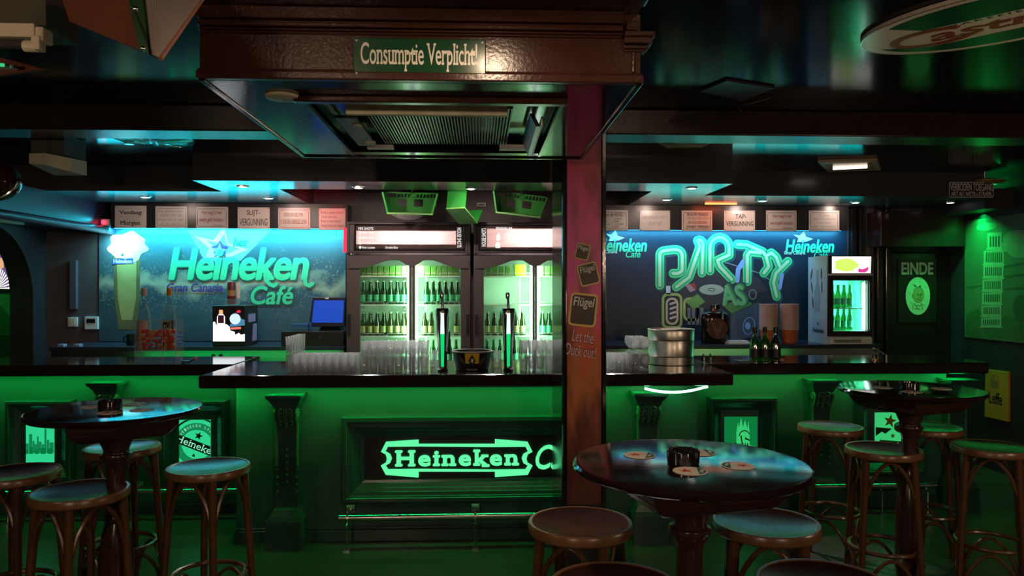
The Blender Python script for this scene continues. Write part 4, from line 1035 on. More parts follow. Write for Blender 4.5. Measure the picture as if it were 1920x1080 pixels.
row('lager', lin(800, 858, 6), 571, 'green beer bottle on the second shelf, second door', 'bottles on the second shelf behind the right door')
row('olive', lin(681, 757, 7), 630, 'olive beer bottle on the third shelf, far left door', 'bottles on the third shelf behind the far left door')
row('olive', lin(796, 808, 2) + [834, 856], 630, 'olive beer bottle on the third shelf, beside the left tap', 'bottles on the third shelf behind the left tap')
row('lager', lin(682, 757, 6), 682, 'green beer bottle behind the tall stacked glasses', 'bottles on the lowest shelf behind the glasses', 1)
row('lager', [812, 824, 843, 855], 682, 'green beer bottle on the lowest shelf near the left tap', 'bottles on the lowest shelf beside the left tap', 1)
row('olive', [914, 927, 940, 968, 980], 630, 'olive beer bottle on the third shelf of the right fridge', 'bottles on the third shelf of the right fridge')
row('lager', [1018, 1030, 1044], 630, 'green beer bottle on the third shelf next to the pillar', 'bottles on the third shelf next to the pillar')
row('lager', [914, 926, 938, 966, 978, 989], 682, 'green beer bottle on the lowest shelf, right fridge', 'bottles on the lowest shelf of the right fridge', 1)
pk = make_pack()
for pxs, lb_, gp in ((lin(682, 758, 8), 'green drink carton on the top shelf, far left door', 'cartons on the top shelf, far left door'),
                     (lin(792, 856, 7), 'green drink carton on the top shelf, second door', 'cartons on the top shelf, second door'),
                     (lin(916, 952, 4), 'green drink carton on the top shelf, right fridge', 'cartons on the top shelf, right fridge'), (lin(1014, 1050, 4), 'green drink carton on the top shelf beside the pillar', 'cartons on the top shelf beside the pillar')):
    for i, px in enumerate(pxs):
        z = ZY(700, 517, YFR + .08) + .001
        put(pk, (XY(px, YFR + .12), YFR + .12, z), '%s from left, %s' % (ORD[i], lb_), gp)
x, z = PY(975, 505, YFR + .12)
bxt = tag(MB().box(x - .05, x + .05, YFR + .09, YFR + .17, ZY(700, 517, YFR + .08) + .001, ZY(700, 517, YFR + .08) + .10).build('yellow_box', M('yellow_carton', (.75, .9, .05), .4), bevel=.003), 'bright yellow box on the top shelf of the right fridge', 'box')
# grey upright panel between the two fridges carries two holes
# ================================================================== CRATES hung over the fridges
def crate(label, loc, rot, wx=.52, dy=.26, hz=.17):
    t = thing('beer_crate', label, 'crate', loc); t.rotation_euler = rot
    th = .012; a = wx/2; b_ = dy/2
    MB().box(-a, a, -b_, b_, 0, th).build('base', m_crate2, t, world=False)
    for sx in (-1, 1):
        MB().add([(sx*a, -b_, th), (sx*a, b_, th), (sx*(a+.04), b_, hz), (sx*(a+.04), -b_, hz), (sx*(a-th), -b_, th), (sx*(a-th), b_, th), (sx*(a+.04-th), b_, hz), (sx*(a+.04-th), -b_, hz)],
                 [(0,1,2,3), (7,6,5,4), (0,3,7,4), (1,5,6,2), (3,2,6,7), (0,4,5,1)]).build('end_wall', m_crate, t, world=False)
    bw = MB()
    y = b_ - th
    bw.box(-a, a, y, b_, th, .055)
    xs_ = [-a, -a*.62, -a*.22, a*.10, a*.52, a + .02]
    for i in (0, 2, 4): bw.box(xs_[i], xs_[i+1], y, b_, .055, .115)
    bw.box(-a - .03, a + .03, y, b_, .115, .128)
    bw.build('back_wall', m_crate, t, world=False)
    sl = MB()
    for i in range(2):
        for k in range(6):
            x0 = -a*.72 + i * a * .86 + k * .028
            sl.add([(x0, y, .128), (x0 + .012, y, .128), (x0 + .012 + .012, b_, hz), (x0 + .012, b_, hz), (x0, y - .008, .128), (x0 + .012, y - .008, .128), (x0 + .024, b_ - .008, hz), (x0 + .012, b_ - .008, hz)], [(0,1,2,3), (7,6,5,4), (0,4,5,1), (3,2,6,7), (0,3,7,4), (1,5,6,2)])
    sl.box(-a - .035, a + .035, b_ - th, b_, hz - .012, hz)
    sl.box(-a*.02, a*.12, b_ - th, b_, .12, hz)
    sl.build('slotted_rim', m_crate, t, world=False)
    MB().tube([(0, b_ - .008, hz - .004), (.004, b_ - .02, hz + .05), (-.006, b_ - .01, hz + .09), (0, b_ - .01, 2.562 - loc[2])], .0025, 6).build('hanger_hook', m_steel, t, world=False)
    return t
xk, zk = PY(770, 401, 6.05)
crate('left green beer crate hung over the fridges in front of the round sign', (xk, 6.05, zk), (math.radians(8), math.radians(1), math.radians(2)), .36)
xk, zk = PY(972, 403, 6.05)
crate('right green beer crate hung over the fridges, tipped to the right', (xk, 6.05, zk), (math.radians(8), math.radians(7), math.radians(-4)), .36)
xk, zk = PY(866, 406, 6.05)
crate('small turned green crate hung between the two larger ones', (xk, 6.05, zk), (math.radians(0), math.radians(26), math.radians(62)), .24, .17, .15)
rs = thing('round_sign', 'dark round sign behind the left green crate', 'sign', (XY(768, 6.42), 6.43, ZY(768, 410, 6.42)))
f4 = PF(Y=6.98)
MB().prism([(f4.q(768, 388)[0] + .2 * math.cos(a), f4.q(768, 388)[1] + .125 * math.sin(a)) for a in [2*PI*i/32 for i in range(32)]], f4, 0, .012).build('disc', M('dark_green_enamel', (.015, .03, .028), .3), rs)
ptext('disc_lettering', 'BAR EN CAFE', M('print_grey', (.4, .45, .42), .4), rs, f4, (745, 400, 792, 405), n=.014)
for nm in ():
    pass
dt = thing('smoke_detector', 'small white box on the wall between the green crates', 'detector', (XY(902, 6.98), 6.98, ZY(902, 384, 6.98)))
MB().box(XY(894, 6.98), XY(911, 6.98), 6.94, 6.995, ZY(0, 384, 6.98), ZY(0, 376, 6.98)).build('housing', m_cream, dt, bevel=.005)
MB().box(XY(897, 6.98), XY(908, 6.98), 6.936, 6.94, ZY(0, 382, 6.98), ZY(0, 379, 6.98)).build('grille', m_wallgrey, dt)

# ================================================================== BACK COUNTERS
ZB = 1.105
def backcounter(label, x0, x1):
    t = thing('back_counter', label, 'counter', ((x0+x1)/2, 6.7, 0))
    MB().box(x0, x1, 6.42, 6.975, ZB - .035, ZB).build('top', M('counter_blue_black', (.03, .04, .07), .2), t, bevel=.006)
    MB().box(x0 + .01, x1 - .01, 6.46, 6.97, 0, ZB - .16).build('carcass', m_blackpl, t)
    MB().box(x0 + .005, x1 - .005, 6.45, 6.97, ZB - .16, ZB - .035).build('steel_fascia', m_steel, t)
    return t
xb0 = XY(114, 6.6); xb1 = XY(648, YFR)
bcl = backcounter('steel fronted back counter under the left mural', xb0, xb1 - .01)
kn = MB()
for px in (400, 414): kn.lathe([(.012, -.0), (.012, .01)], (XY(px, 6.45), 6.45), 10)
b2 = MB()
for px in (400, 414):
    x, z = PY(px, 667, 6.45); b2.tube([(x, 6.45, z), (x, 6.438, z)], .014, 12)
b2.build('knob', m_blackpl, bcl)
backcounter('steel fronted back counter under the right mural', XY(1122, YFR), XY(1650, 6.45))
# faint green light under the bar top on the staff side
area('light_staff_left', (-2.2, 5.86, .98), (-2.2, 6.4, .8), 1.8, .03, .5, GREEN)
area('light_staff_right', (2.2, 5.76, .98), (2.2, 6.4, .8), 1.6, .03, .25, GREEN)

# cube freezer with lit front
x0, x1 = XY(398, 6.44), XY(460, 6.44); z0, z1 = ZB, ZY(430, 573, 6.44)
cf = thing('cube_freezer', 'black cube freezer with a glowing white picture front', 'freezer', ((x0+x1)/2, 6.44, ZB))
MB().box(x0, x1, 6.44, 6.80, z0, z1).build('case', m_blackpl, cf, bevel=.006)
fz_ = PF(Y=6.44)
ppoly('ice_print', E('freezer_lit_ice', (.9, .95, 1), 1.5), cf, fz_, [(399.5, 640), (399.5, 604), (403, 603), (406, 610), (410, 606), (425, 608), (430, 612), (432, 620), (440, 622), (441, 628), (448, 624), (452, 628), (459, 626), (459, 640)], .001, .002)
MB().disc(*fz_.q(441, 598), .046, .046, fz_, .002).build('ice_ball_print', E('freezer_lit_ball', (.6, .8, 1), 1.1), cf)
ppoly('splash_print', E('freezer_lit_blue', (.10, .35, .6), .6), cf, fz_, [(449, 596), (459, 600), (459, 610), (430, 613), (432, 607), (448, 606)], .001, .0018)
ppoly('bottle_print', E('freezer_lit_bottle', (1, .9, .85), 1.3), cf, fz_, [(407, 612), (407, 594), (411, 588), (411, 583), (418, 583), (418, 588), (422, 594), (422, 612)], .002, .003)
ppoly('bottle_label_print', M('freezer_label_ink', (.12, .02, .08), .4), cf, fz_, [(409, 606), (409, 591), (420, 591), (420, 606)], .003, .0035)
ppoly('bottle_cap_print', E('freezer_lit_cap', (1, .45, .2), 1), cf, fz_, [(411, 589), (411, 581), (418, 581), (418, 589)], .003, .0035)
ppoly('red_band_print', E('freezer_lit_red', (1, .2, .15), .9), cf, fz_, [(432, 614), (452, 613), (452, 617), (432, 618)], .002, .003)
ptext('temperature', '-20', m_ledred, cf, fz_, (443, 582, 451, 586), n=.002)
fsd = Fr((x1, 0, 0), (0, 1, 0), (0, 0, 1))
sp_ = MB(); sp_.prism([(6.52, z0 + .20), (6.72, z0 + .20), (6.72, z0 + .27), (6.52, z0 + .27)], fsd, 0, .002); sp_.prism([(6.63, z0 + .03), (6.76, z0 + .03), (6.76, z0 + .18), (6.66, z0 + .18)], fsd, 0, .002)
sp_.build('side_print', M('freezer_side_lilac', (.45, .35, .62), .4), cf)
cup_ = thing('drink_can_display', 'tall dark can in a clear stand on top of the cube freezer', 'can', (XY(436, 6.6), 6.6, z1))
cx_ = XY(434, 6.6)
MB().lathe([(.045, z1), (.058, z1 + .004), (.06, z1 + .055), (.056, z1 + .055), (.05, z1 + .008)], (cx_ + .01, 6.6), 18, False).build('clear_stand', m_glass, cup_, smooth=True)
MB().lathe([(.033, z1 + .008), (.036, z1 + .016), (.036, z1 + .19), (.031, z1 + .2)], (cx_, 6.6), 18).build('can', M('can_dark_red', (.12, .02, .03), .3), cup_, smooth=True)
MB().lathe([(.0365, z1 + .08), (.0365, z1 + .13)], (cx_, 6.6), 18, False).build('can_emblem', M('can_gold_band', (.35, .22, .10), .4, noise=(40, .6)), cup_, smooth=True)
MB().box(cx_ + .045, cx_ + .075, 6.6, 6.603, z1 + .06, z1 + .19).build('price_card', m_print_white, cup_)
# till
tl_ = thing('cash_register', 'black till drawer with a blue lit touch screen beside the left fridge', 'cash register', (XY(600, 6.6), 6.6, ZB))
xa, xb = XY(527, 6.45), XY(646, 6.5)
MB().box(xa, xb, 6.45, 6.85, ZB, ZB + .125).build('drawer', m_blackpl, tl_, bevel=.005)
MB().tube([(XY(600, 6.449), 6.449, ZB + .07), (XY(600, 6.449), 6.442, ZB + .07)], .008, 10).build('drawer_lock', m_chrome, tl_)
sfr = Fr((XY(580, 6.55), 6.55, ZB + .17), (.985, -.17, 0), (.02, .16, .987))
Wd = XY(648, 6.5) - XY(582, 6.55); Hd = .25
MB().prism([(-.008, -.008), (Wd, -.008), (Wd, Hd), (.012, Hd)], sfr, -.04, 0).build('screen_housing', M('till_housing', (.02, .025, .05), .3), tl_, bevel=.006)
MB().prism([(.022, .025), (Wd - .012, .025), (Wd - .010, Hd - .03), (.032, Hd - .03)], sfr, 0, .002).build('screen', m_screenb, tl_)
MB().prism([(Wd*.42, Hd - .018), (Wd*.52, Hd - .018), (Wd*.52, Hd - .006), (Wd*.42, Hd - .006)], sfr, 0, .002).build('housing_badge', m_white, tl_)
MB().prism([(Wd*.42, .002), (Wd*.52, .002), (Wd*.52, .008), (Wd*.42, .008)], sfr, 0, .002).build('housing_mark', m_steel, tl_)
MB().frustum((XY(620, 6.62), 6.66), ZB + .125, ZB + .19, .10, .07, .05, .05).build('screen_foot', m_blackpl, tl_)
MB().box(XY(548, 6.5), XY(578, 6.5), 6.47, 6.58, ZB + .160, ZB + .185).tube([(XY(580, 6.5), 6.52, ZB + .125), (XY(581, 6.5), 6.52, ZB + .20)], .016, 8).build('customer_display', M('till_display_blue', (.03, .12, .35), .3), tl_)
# glasses and small things on the left back counter
bg = thing('blue_tumbler', 'blue glass on the left back counter behind the sweet jar', 'glass', (XY(333, 6.6), 6.6, ZB))
MB().lathe([(.03, ZB), (.034, ZB + .004), (.038, ZB + .115), (.035, ZB + .115), (.03, ZB + .012)], (XY(333, 6.6), 6.6), 16, False).build('cup', GLASS('blue_glass', (.12, .35, .8), (.1, .35, .8), .7, .3), bg, smooth=True)
for k in range(3): MB().lathe([(.0375 - .001*k, ZB + .09 - .03*k), (.0395 - .001*k, ZB + .086 - .03*k), (.0372 - .001*k, ZB + .082 - .03*k)], (XY(333, 6.6), 6.6), 16, False).build('rib', M('blue_glass_rib', (.15, .4, .85), .2), bg, smooth=True)
mg = thing('dark_mug', 'small black mug on the left back counter by the beer glass print', 'mug', (XY(246, 6.6), 6.6, ZB))
MB().lathe([(.035, ZB), (.038, ZB + .004), (.038, ZB + .095), (.034, ZB + .095), (.033, ZB + .01)], (XY(246, 6.6), 6.6), 16, False).build('mug', m_blackpl, mg, smooth=True)
MB().tube([(XY(246, 6.6) - .036, 6.6, ZB + .08), (XY(246, 6.6) - .062, 6.6, ZB + .07), (XY(246, 6.6) - .062, 6.6, ZB + .03), (XY(246, 6.6) - .036, 6.6, ZB + .02)], .006, 6).build('handle', m_blackpl, mg)
# wall fittings at far left of the back wall
th_ = thing('thermostat', 'white thermostat on the dark wall left of the beer glass print', 'thermostat', (XY(172, 6.98), 6.98, ZY(0, 619, 6.98)))
MB().box(XY(160, 6.98), XY(185, 6.98), 6.965, 7.0, ZY(0, 618, 6.98), ZY(0, 594, 6.98)).build('housing', m_white, th_, bevel=.004)
MB().box(XY(164, 6.98), XY(180, 6.98), 6.963, 6.965, ZY(0, 606, 6.98), ZY(0, 598, 6.98)).build('display', m_blackpl, th_)
sw = thing('light_switch', 'pale light switch left of the thermostat', 'switch', (XY(136, 6.98), 6.98, ZY(0, 613, 6.98)))
MB().box(XY(127, 6.98), XY(145, 6.98), 6.975, 7.0, ZY(0, 613, 6.98), ZY(0, 595, 6.98)).build('plate', m_white, sw, bevel=.004)
MB().box(XY(131, 6.98), XY(141, 6.98), 6.971, 6.975, ZY(0, 610, 6.98), ZY(0, 598, 6.98)).build('rocker', m_cream, sw)
tag(MB().box(XY(132, 6.98), XY(145, 6.98), 6.96, 7.0, ZY(0, 580, 6.98), ZY(0, 488, 6.98)).build('cable_duct', M('duct_grey', (.10, .10, .13), .4), bevel=.004), 'tall narrow dark duct on the wall above the light switch', 'duct')
for px in (112, 148):
    pass
for (px, lb_) in ((120, 'short blue strip clip on the back counter end, left'), (150, 'short blue strip clip on the back counter, below the thermostat')):
    tag(MB().box(XY(px - 5, 6.5), XY(px + 6, 6.5), 6.44, 6.5, ZB, ZB + .022).build('folded_card', M('card_blue', (.35, .4, .6), .4), bevel=.002), lb_.replace('strip clip', 'card'), 'card')
# alarm sensor on the end of the left bulkhead
al = thing('alarm_sensor', 'small sensor box with a red light at the end of the left bulkhead', 'sensor', (-3.34, 6.9, 2.15))
MB().box(-3.378, -3.30, 6.80, 6.96, 2.155, 2.215).build('housing', M('sensor_blue_grey', (.5, .55, .6), .4), al, bevel=.006)
MB().sphere((-3.345, 6.785, 2.185), .018, 12, 8).build('red_light', m_ledred, al, smooth=True)
tag(MB().box(XY(644.5, 6.5), XY(650, 6.45) - .0005, 6.48, 6.52, ZY(0, 472, 6.5), ZY(0, 425, 6.5)).build('red_strip', E('red_edge_strip', (1, .02, .06), 1.6), bevel=.002), 'red glowing strip beside the left fridge, at the mural edge', 'led strip')

# right back counter things
jg = thing('round_flask', 'squat black flask with a red ring emblem in front of the right mural', 'flask', (XY(1341, 6.6), 6.6, ZB))
fx = XY(1341, 6.6)
fl2 = [(.0, 0.), (.115, 0.), (.128, .012), (.13, .22), (.12, .262), (.09, .28), (.045, .285), (.042, .31), (.042, .345), (.03, .35)]
jb = MB(); prof2 = fl2[1:]
n0 = len(jb.v); jb.lathe([(a, ZB + b_) for a, b_ in prof2], (0, 0), 28)
jb.v = [(fx + x, 6.6 + y * .45, z) for x, y, z in jb.v]; jb.build('flask_body', M('flask_black', (.015, .008, .008), .15), jg, smooth=True)
ffk = Fr((fx, 6.54, ZB + .135), (1, 0, 0), (0, 0, 1))
MB().ring(0, 0, .088, .088, .004, ffk, .003).build('ring_emblem', M('flask_red', (.35, .04, .03), .4), jg)
MB().disc(0, 0, .084, .084, ffk, .0015).build('emblem_field', M('flask_field', (.06, .012, .01), .5), jg)
MB().prism([(-.055, .05), (-.03, .06), (0, -.01), (.03, .06), (.055, .05), (.01, -.075), (-.01, -.075)], ffk, .002, .003).build('emblem', M('flask_dark_red', (.13, .02, .018), .4), jg)
MB().tube([(fx + .0, 6.535, ZB + .30), (fx + .035, 6.52, ZB + .29), (fx + .038, 6.515, ZB + .22)], .010, 8).build('spout', m_chrome, jg, smooth=True)
tag(MB().box(fx - .04, fx - .005, 6.537, 6.545, ZB + .288, ZB + .297).build('red_tab', M('flask_tab', (.5, .03, .03), .4)), 'red tab on the collar of the black flask', 'tab')
for o in list(C.objects):
    if o.name == 'red_tab': o.parent = jg; o.location = -jg.location; del o['label']; del o['category']
tag(MB().box(XY(1363, 6.5), XY(1408, 6.5), 6.45, 6.6, ZB, ZB + .014).box(XY(1366, 6.5), XY(1402, 6.5), 6.47, 6.59, ZB + .014, ZB + .03).build('white_tray', M('tray_pale', (.7, .75, .8), .4), bevel=.004), 'flat pale tray beside the black flask', 'tray')
def cup_make():
    t = thing('paper_cup', 'x', 'cup')
    MB().lathe([(.055, 0), (.060, .004), (.078, .128), (.075, .128), (.056, .008)], seg=18, closed=False).build('cup_wall', m_cup, t, smooth=True, world=False)
    MB().lathe([(.0775, .1255), (.0825, .1265), (.0825, .1300), (.0775, .1315)], seg=18, closed=False).build('rolled_rim', m_cuprim, t, smooth=True, world=False)
    return [t, False]
cupsrc = cup_make()
for px, lb_, gp in ((1441, 'white rimmed orange paper cup nested in the left stack of cups', 'left stack of cups'), (1480, 'white rimmed orange paper cup nested in the right stack of cups', 'right stack of cups')):
    for k in range(23): put(cupsrc, (XY(px, 6.55), 6.55, ZB + .0005 + k * .0101), 'topmost ' + lb_ if k == 22 else 'bottom ' + lb_ if k == 0 else lb_, gp)
# small bar fridge
mf = thing('bar_fridge', 'small countertop fridge with a glowing header and green lit door', 'fridge', (XY(1594, 6.42), 6.6, ZB))
a0, a1 = XY(1553, 6.42), XY(1635, 6.42); zt = ZY(1590, 479, 6.42)
zz = lambda py: ZY(1590, py, 6.42)
cb = MB().box(a0, a0 + .03, 6.44, 6.82, ZB, zt).box(a1 - .03, a1, 6.44, 6.82, ZB, zt).box(a0 + .03, a1 - .03, 6.79, 6.82, ZB, zt).box(a0 + .03, a1 - .03, 6.44, 6.79, zt - .02, zt).box(a0 + .03, a1 - .03, 6.44, 6.79, ZB, ZB + .09).box(a0 + .03, a1 - .03, 6.44, 6.79, zz(520), zz(514))
cb.build('cabinet', M('small_fridge_side', (.55, .57, .60), .35, noise=(3, .2)), mf)
MB().box(a0 + .031, a1 - .031, 6.77, 6.789, ZB + .092, zz(521)).box(a0 + .031, a0 + .04, 6.46, 6.77, ZB + .092, zz(521)).box(a1 - .04, a1 - .031, 6.46, 6.77, ZB + .092, zz(521)).build('liner', m_fridgein, mf)
f5 = PF(Y=6.42)
MB().box(a0, a1, 6.42, 6.44, zz(514), zt).build('header_frame', m_blackpl, mf, bevel=.004)
ppoly('header_panel', E('small_header_light', (1, .97, .95), 1.6), mf, f5, [(1560, 481), (1633, 481), (1632, 512), (1560, 512)], .0, .004)
bl = [(1586 + 22 * math.cos(a) * (1 + .1 * math.cos(5*a)), 497 - 12 * math.sin(a)) for a in [2*PI*i/30 for i in range(30)]]
ppoly('header_print', E('small_header_green', (.55, .75, .12), 1.3), mf, f5, bl, .004, .005)
ppoly('header_red_print', E('small_header_pink', (.9, .05, .35), .9), mf, f5, [(1608, 509), (1610, 503), (1616, 505), (1622, 503), (1628, 500), (1627, 507), (1622, 511), (1612, 511)], .004, .005)
dr = MB().box(a0, a0 + .045, 6.42, 6.44, ZB + .07, zz(515)).box(a1 - .02, a1, 6.42, 6.44, ZB + .07, zz(515)).box(a0 + .045, a1 - .02, 6.42, 6.44, ZB + .07, ZB + .115).box(a0 + .045, a1 - .02, 6.42, 6.44, zz(526), zz(515))
dr.build('door_frame', m_blackpl, mf)
MB().box(a0 + .045, a1 - .02, 6.431, 6.433, ZB + .115, zz(526)).build('door_pane', m_pane, mf)
MB().box(a0, a1, 6.41, 6.42, zz(514) - .012, zz(514) + .004).build('chrome_lip', m_chrome, mf)
MB().box(a0 + .02, a1 - .005, 6.405, 6.44, ZB + .002, ZB + .058).build('vent_panel', m_white, mf, bevel=.004)
vg = MB()
for k in range(22): vg.box(a0 + .045 + k * .011, a0 + .051 + k * .011, 6.403, 6.4055, ZB + .018, ZB + .044)
vg.build('vent_slots', m_blackpl, mf)
MB().tube([(a1 - .05, 6.47, ZB + .13), (a1 - .05, 6.47, zz(530))], .014, 8).build('lamp_tube', E('small_fridge_tube', (.5, 1, .8), 7), mf, smooth=True)
area('light_small_fridge', (a1 - .07, 6.50, ZB + .33), (a0 + .1, 6.7, ZB + .3), .03, .42, 5, (.05, 1, .5))
sz = [ZB + .118, zz(578)]
MB().box(a0 + .04, a1 - .04, 6.46, 6.77, sz[1] - .008, sz[1]).build('shelf', m_shelf, mf)
MB().box(a0 + .04, a1 - .04, 6.46, 6.77, sz[0] - .008, sz[0]).build('shelf', m_shelf, mf)
ptext('tag_lettering', 'KOUD', m_ink, mf, f5, (1614, 527, 1627, 532), n=.003)
for zi, (s_z, wh) in enumerate(((sz[0], 'lower'), (sz[1], 'upper'))):
    for k in range(4):
        put(bottle('lager'), (a0 + .082 + k * .054, 6.52, s_z + .001), '%s from left, green bottle on the %s shelf of the small bar fridge' % (ORD[k], wh), 'bottles on the %s shelf of the small bar fridge' % wh)
fsm = Fr((a0, 0, 0), (0, -1, 0), (0, 0, 1))
bp_ = MB(); bp_.prism([(-6.68, ZB + .28), (-6.58, ZB + .28), (-6.57, ZB + .45), (-6.61, ZB + .56), (-6.61, ZB + .66), (-6.65, ZB + .66), (-6.65, ZB + .56), (-6.69, ZB + .45)], fsm, .001, .002)
bp_.build('bottle_print', M('side_print_grey', (.35, .38, .42), .4), mf)
bq = MB()
for (y, z, an) in ((-6.74, ZB + .5, .3), (-6.75, ZB + .62, -.3), (-6.72, ZB + .36, .2), (-6.54, ZB + .5, .1), (-6.55, ZB + .62, 0)):
    bq.disc(y, z, .012, .055, fsm, .002, 16, an)
bq.prism(star(-6.62, ZB + .17, .02), fsm, .001, .002)
bq.build('leaf_print', M('side_print_dark', (.06, .08, .10), .4), mf)
text('side_lettering', 'Heineken', M('side_print_ink', (.06, .07, .09), .4), mf, fsm, (-6.72, -6.50, ZB + .09, ZB + .135), n=.002, bold=.02, serif=.03)

# ================================================================== RIGHT END OF THE BACK WALL
dx0, dx1 = XY(1657, 6.98), XY(1812, 6.98)
d = MB().box(dx0, dx1 - .0, 6.96, 6.999, 0, ZY(0, 460, 6.98))
do = struct(d.build('door_1', m_black), 'dark glossy door at the right end of the back wall')
MB().frame_sweep((dx0 + .02, dx1 - .03, .1, ZY(0, 463, 6.98)), [(0, 0), (0, .012), (.03, .014), (.045, .0)], FY(6.96)).build('panel_moulding', m_black, do)
jm = MB()
for px, w_ in ((1592, .05), (1607, .04), (1640, .06), (1656, .04)): jm.box(XY(px, 6.98), XY(px, 6.98) + w_, 6.93, 6.999, 0, 2.36)
struct(jm.build('trim_8', m_black, bevel=.008), 'dark upright trims beside the door')
wc = thing('wall_cupboard', 'dark flat wall cupboard over the door at the right', 'cupboard', ((dx0+dx1)/2, 6.8, ZY(0, 458, 6.7)))
MB().box(XY(1652, 6.7), XY(1809, 6.7), 6.7, 6.95, ZY(0, 458, 6.7), ZY(0, 388, 6.7)).build('body', m_darkbrown, wc, bevel=.004)
MB().box(XY(1660, 6.7), XY(1665, 6.7), 6.688, 6.70, ZY(0, 404, 6.7), ZY(0, 394, 6.7)).build('catch', m_steel, wc)
fe = PF(Y=6.955)
ep = thing('poster', 'black poster with big pale capitals and an oval cartoon head', 'poster', (XY(1718, 6.95), 6.95, ZY(0, 604, 6.95)))
rr = prect(fe, 1683, 604, 1754, 486)
MB().box(rr[0], rr[1], 6.940, 6.955, rr[2], rr[3]).build('board', M('poster_black', (.012, .012, .012), .3), ep)
fe2 = PF(Y=6.940)
m_pale = M('poster_pale', (.62, .74, .62), .4)
ptext('poster_lettering', 'EINDE', m_pale, ep, fe2, (1690, 492, 1750, 515), n=.001, bold=.035)
u, v = fe2.q(1721, 555); MB().disc(u, v, .119, .180, fe2, .001, 40).build('oval_ground', m_pale, ep)
m_skin = M('cartoon_skin', (.50, .40, .20), .5)
MB().disc(u + .005, v + .012, .053, .075, fe2, .002, 26).build('cartoon_face', m_skin, ep)
MB().disc(u - .050, v - .0, .012, .018, fe2, .0018, 12).build('cartoon_ear', m_skin, ep)
ln = MB()
ln.ring(u + .005, v + .012, .054, .076, .003, fe2, .0025)
for P in ([(-.010, .020), (.010, .013)], [(.022, .013), (.040, .022)], [(-.004, .010), (.010, .008)], [(.024, .010), (.036, .013)], [(.020, .005), (.026, -.012), (.018, -.015)], [(-.010, -.026), (.010, -.038), (.032, -.030)],
          [(-.045, -.075), (-.055, -.13)], [(.035, -.075), (.045, -.13)], [(-.035, -.07), (-.012, -.10), (.0, -.085), (.018, -.1), (.03, -.07)], [(-.03, -.12), (.02, -.125)]):
    ln.ribbon([(u + a, v + b_) for a, b_ in P], .004, fe2, .003)
ln.prism([(u - .012, v + .088), (u - .038, v + .115), (u - .030, v + .085)], fe2, .002, .003); ln.prism([(u + .005, v + .088), (u + .032, v + .108), (u + .024, v + .08)], fe2, .002, .003)
ln.build('cartoon_lines', m_ink, ep)
sq = MB()
for k in range(7):
    a = .6 + k * .8; sq.ribbon([(u + .085 * math.cos(a) + .012 * math.sin(i * 1.5), v + .125 * math.sin(a) + .006 * i) for i in range(4)], .004, fe2, .002)
sq.build('doodle_lines', M('doodle_grey', (.36, .40, .34), .5), ep)['kind'] = 'stuff'
# no entry plate on the canopy face
fv = PF(Y=6.06)
ne = thing('warning_plate', 'black plate with pale lettering forbidding entry, on the canopy edge at the right', 'sign', (XY(1820, 6.06), 6.06, ZY(1820, 370, 6.06)))
MB().prism(fv.qs([(1777, 341), (1862, 343), (1862, 371), (1777, 370)]), fv, .001, .008).build('plate', M('plate_black', (.02, .02, .02), .3), ne)
m_plt = M('plate_lettering', (.78, .75, .72), .4)
ptext('plate_lettering', 'VERBODEN TOEGANG', m_plt, ne, fv, (1780, 344, 1861, 358), n=.009, bold=.018)
ptext('plate_lettering', 'ART.461.WETB.v.STRAFR.', m_plt, ne, fv, (1782, 360, 1859, 368), n=.009, bold=.018)
MB().ribbon(fv.qs(rrect(1778.5, 342, 1861, 370, 3)), .005, fv, .009, closed=True).build('border_line', m_plt, ne)
# yellow board on the right wall
yb = thing('yellow_board', 'yellow board with a church emblem hung at the end of the bar', 'sign', (4.3, 6.5, .5))
fyb = PF(X=XR - .012)
MB().prism(fyb.qs([(1850, 692), (1893, 697), (1893, 791), (1848, 781)]), fyb, -.010, .012).build('board', M('board_yellow', (.58, .30, .05), .4, noise=(4, .15)), yb, bevel=.003)
ptext('board_lettering', 'Leffe', m_ink, yb, fyb, (1857, 738, 1882, 755), n=.014, bold=.012, serif=.03)
em = MB(); eu, ev = fyb.q(1868, 718)
em.ring(eu, ev, .055, .07, .006, fyb, .014, a0=0, a1=PI); 
for s_ in (-1, 0, 1): em.prism([(eu + s_*.03 - .01, ev - .03), (eu + s_*.03 + .01, ev - .03), (eu + s_*.03 + .01, ev + .01), (eu + s_*.03, ev + (.05 if s_ == 0 else .03)), (eu + s_*.03 - .01, ev + .01)], fyb, .012, .014)
em.box
em.prism([(eu - .055, ev - .04), (eu + .055, ev - .04), (eu + .055, ev - .032), (eu - .055, ev - .032)], fyb, .012, .014)
em.build('church_emblem', M('emblem_grey', (.20, .15, .08), .5), yb)

tag(MB().box(-3.66, -3.60, 5.4, 6.07, 2.098, 2.13).build('strip_fitting', m_white, bevel=.004), 'slim pale strip fitting under the left bulkhead, over the arch', 'light fitting')
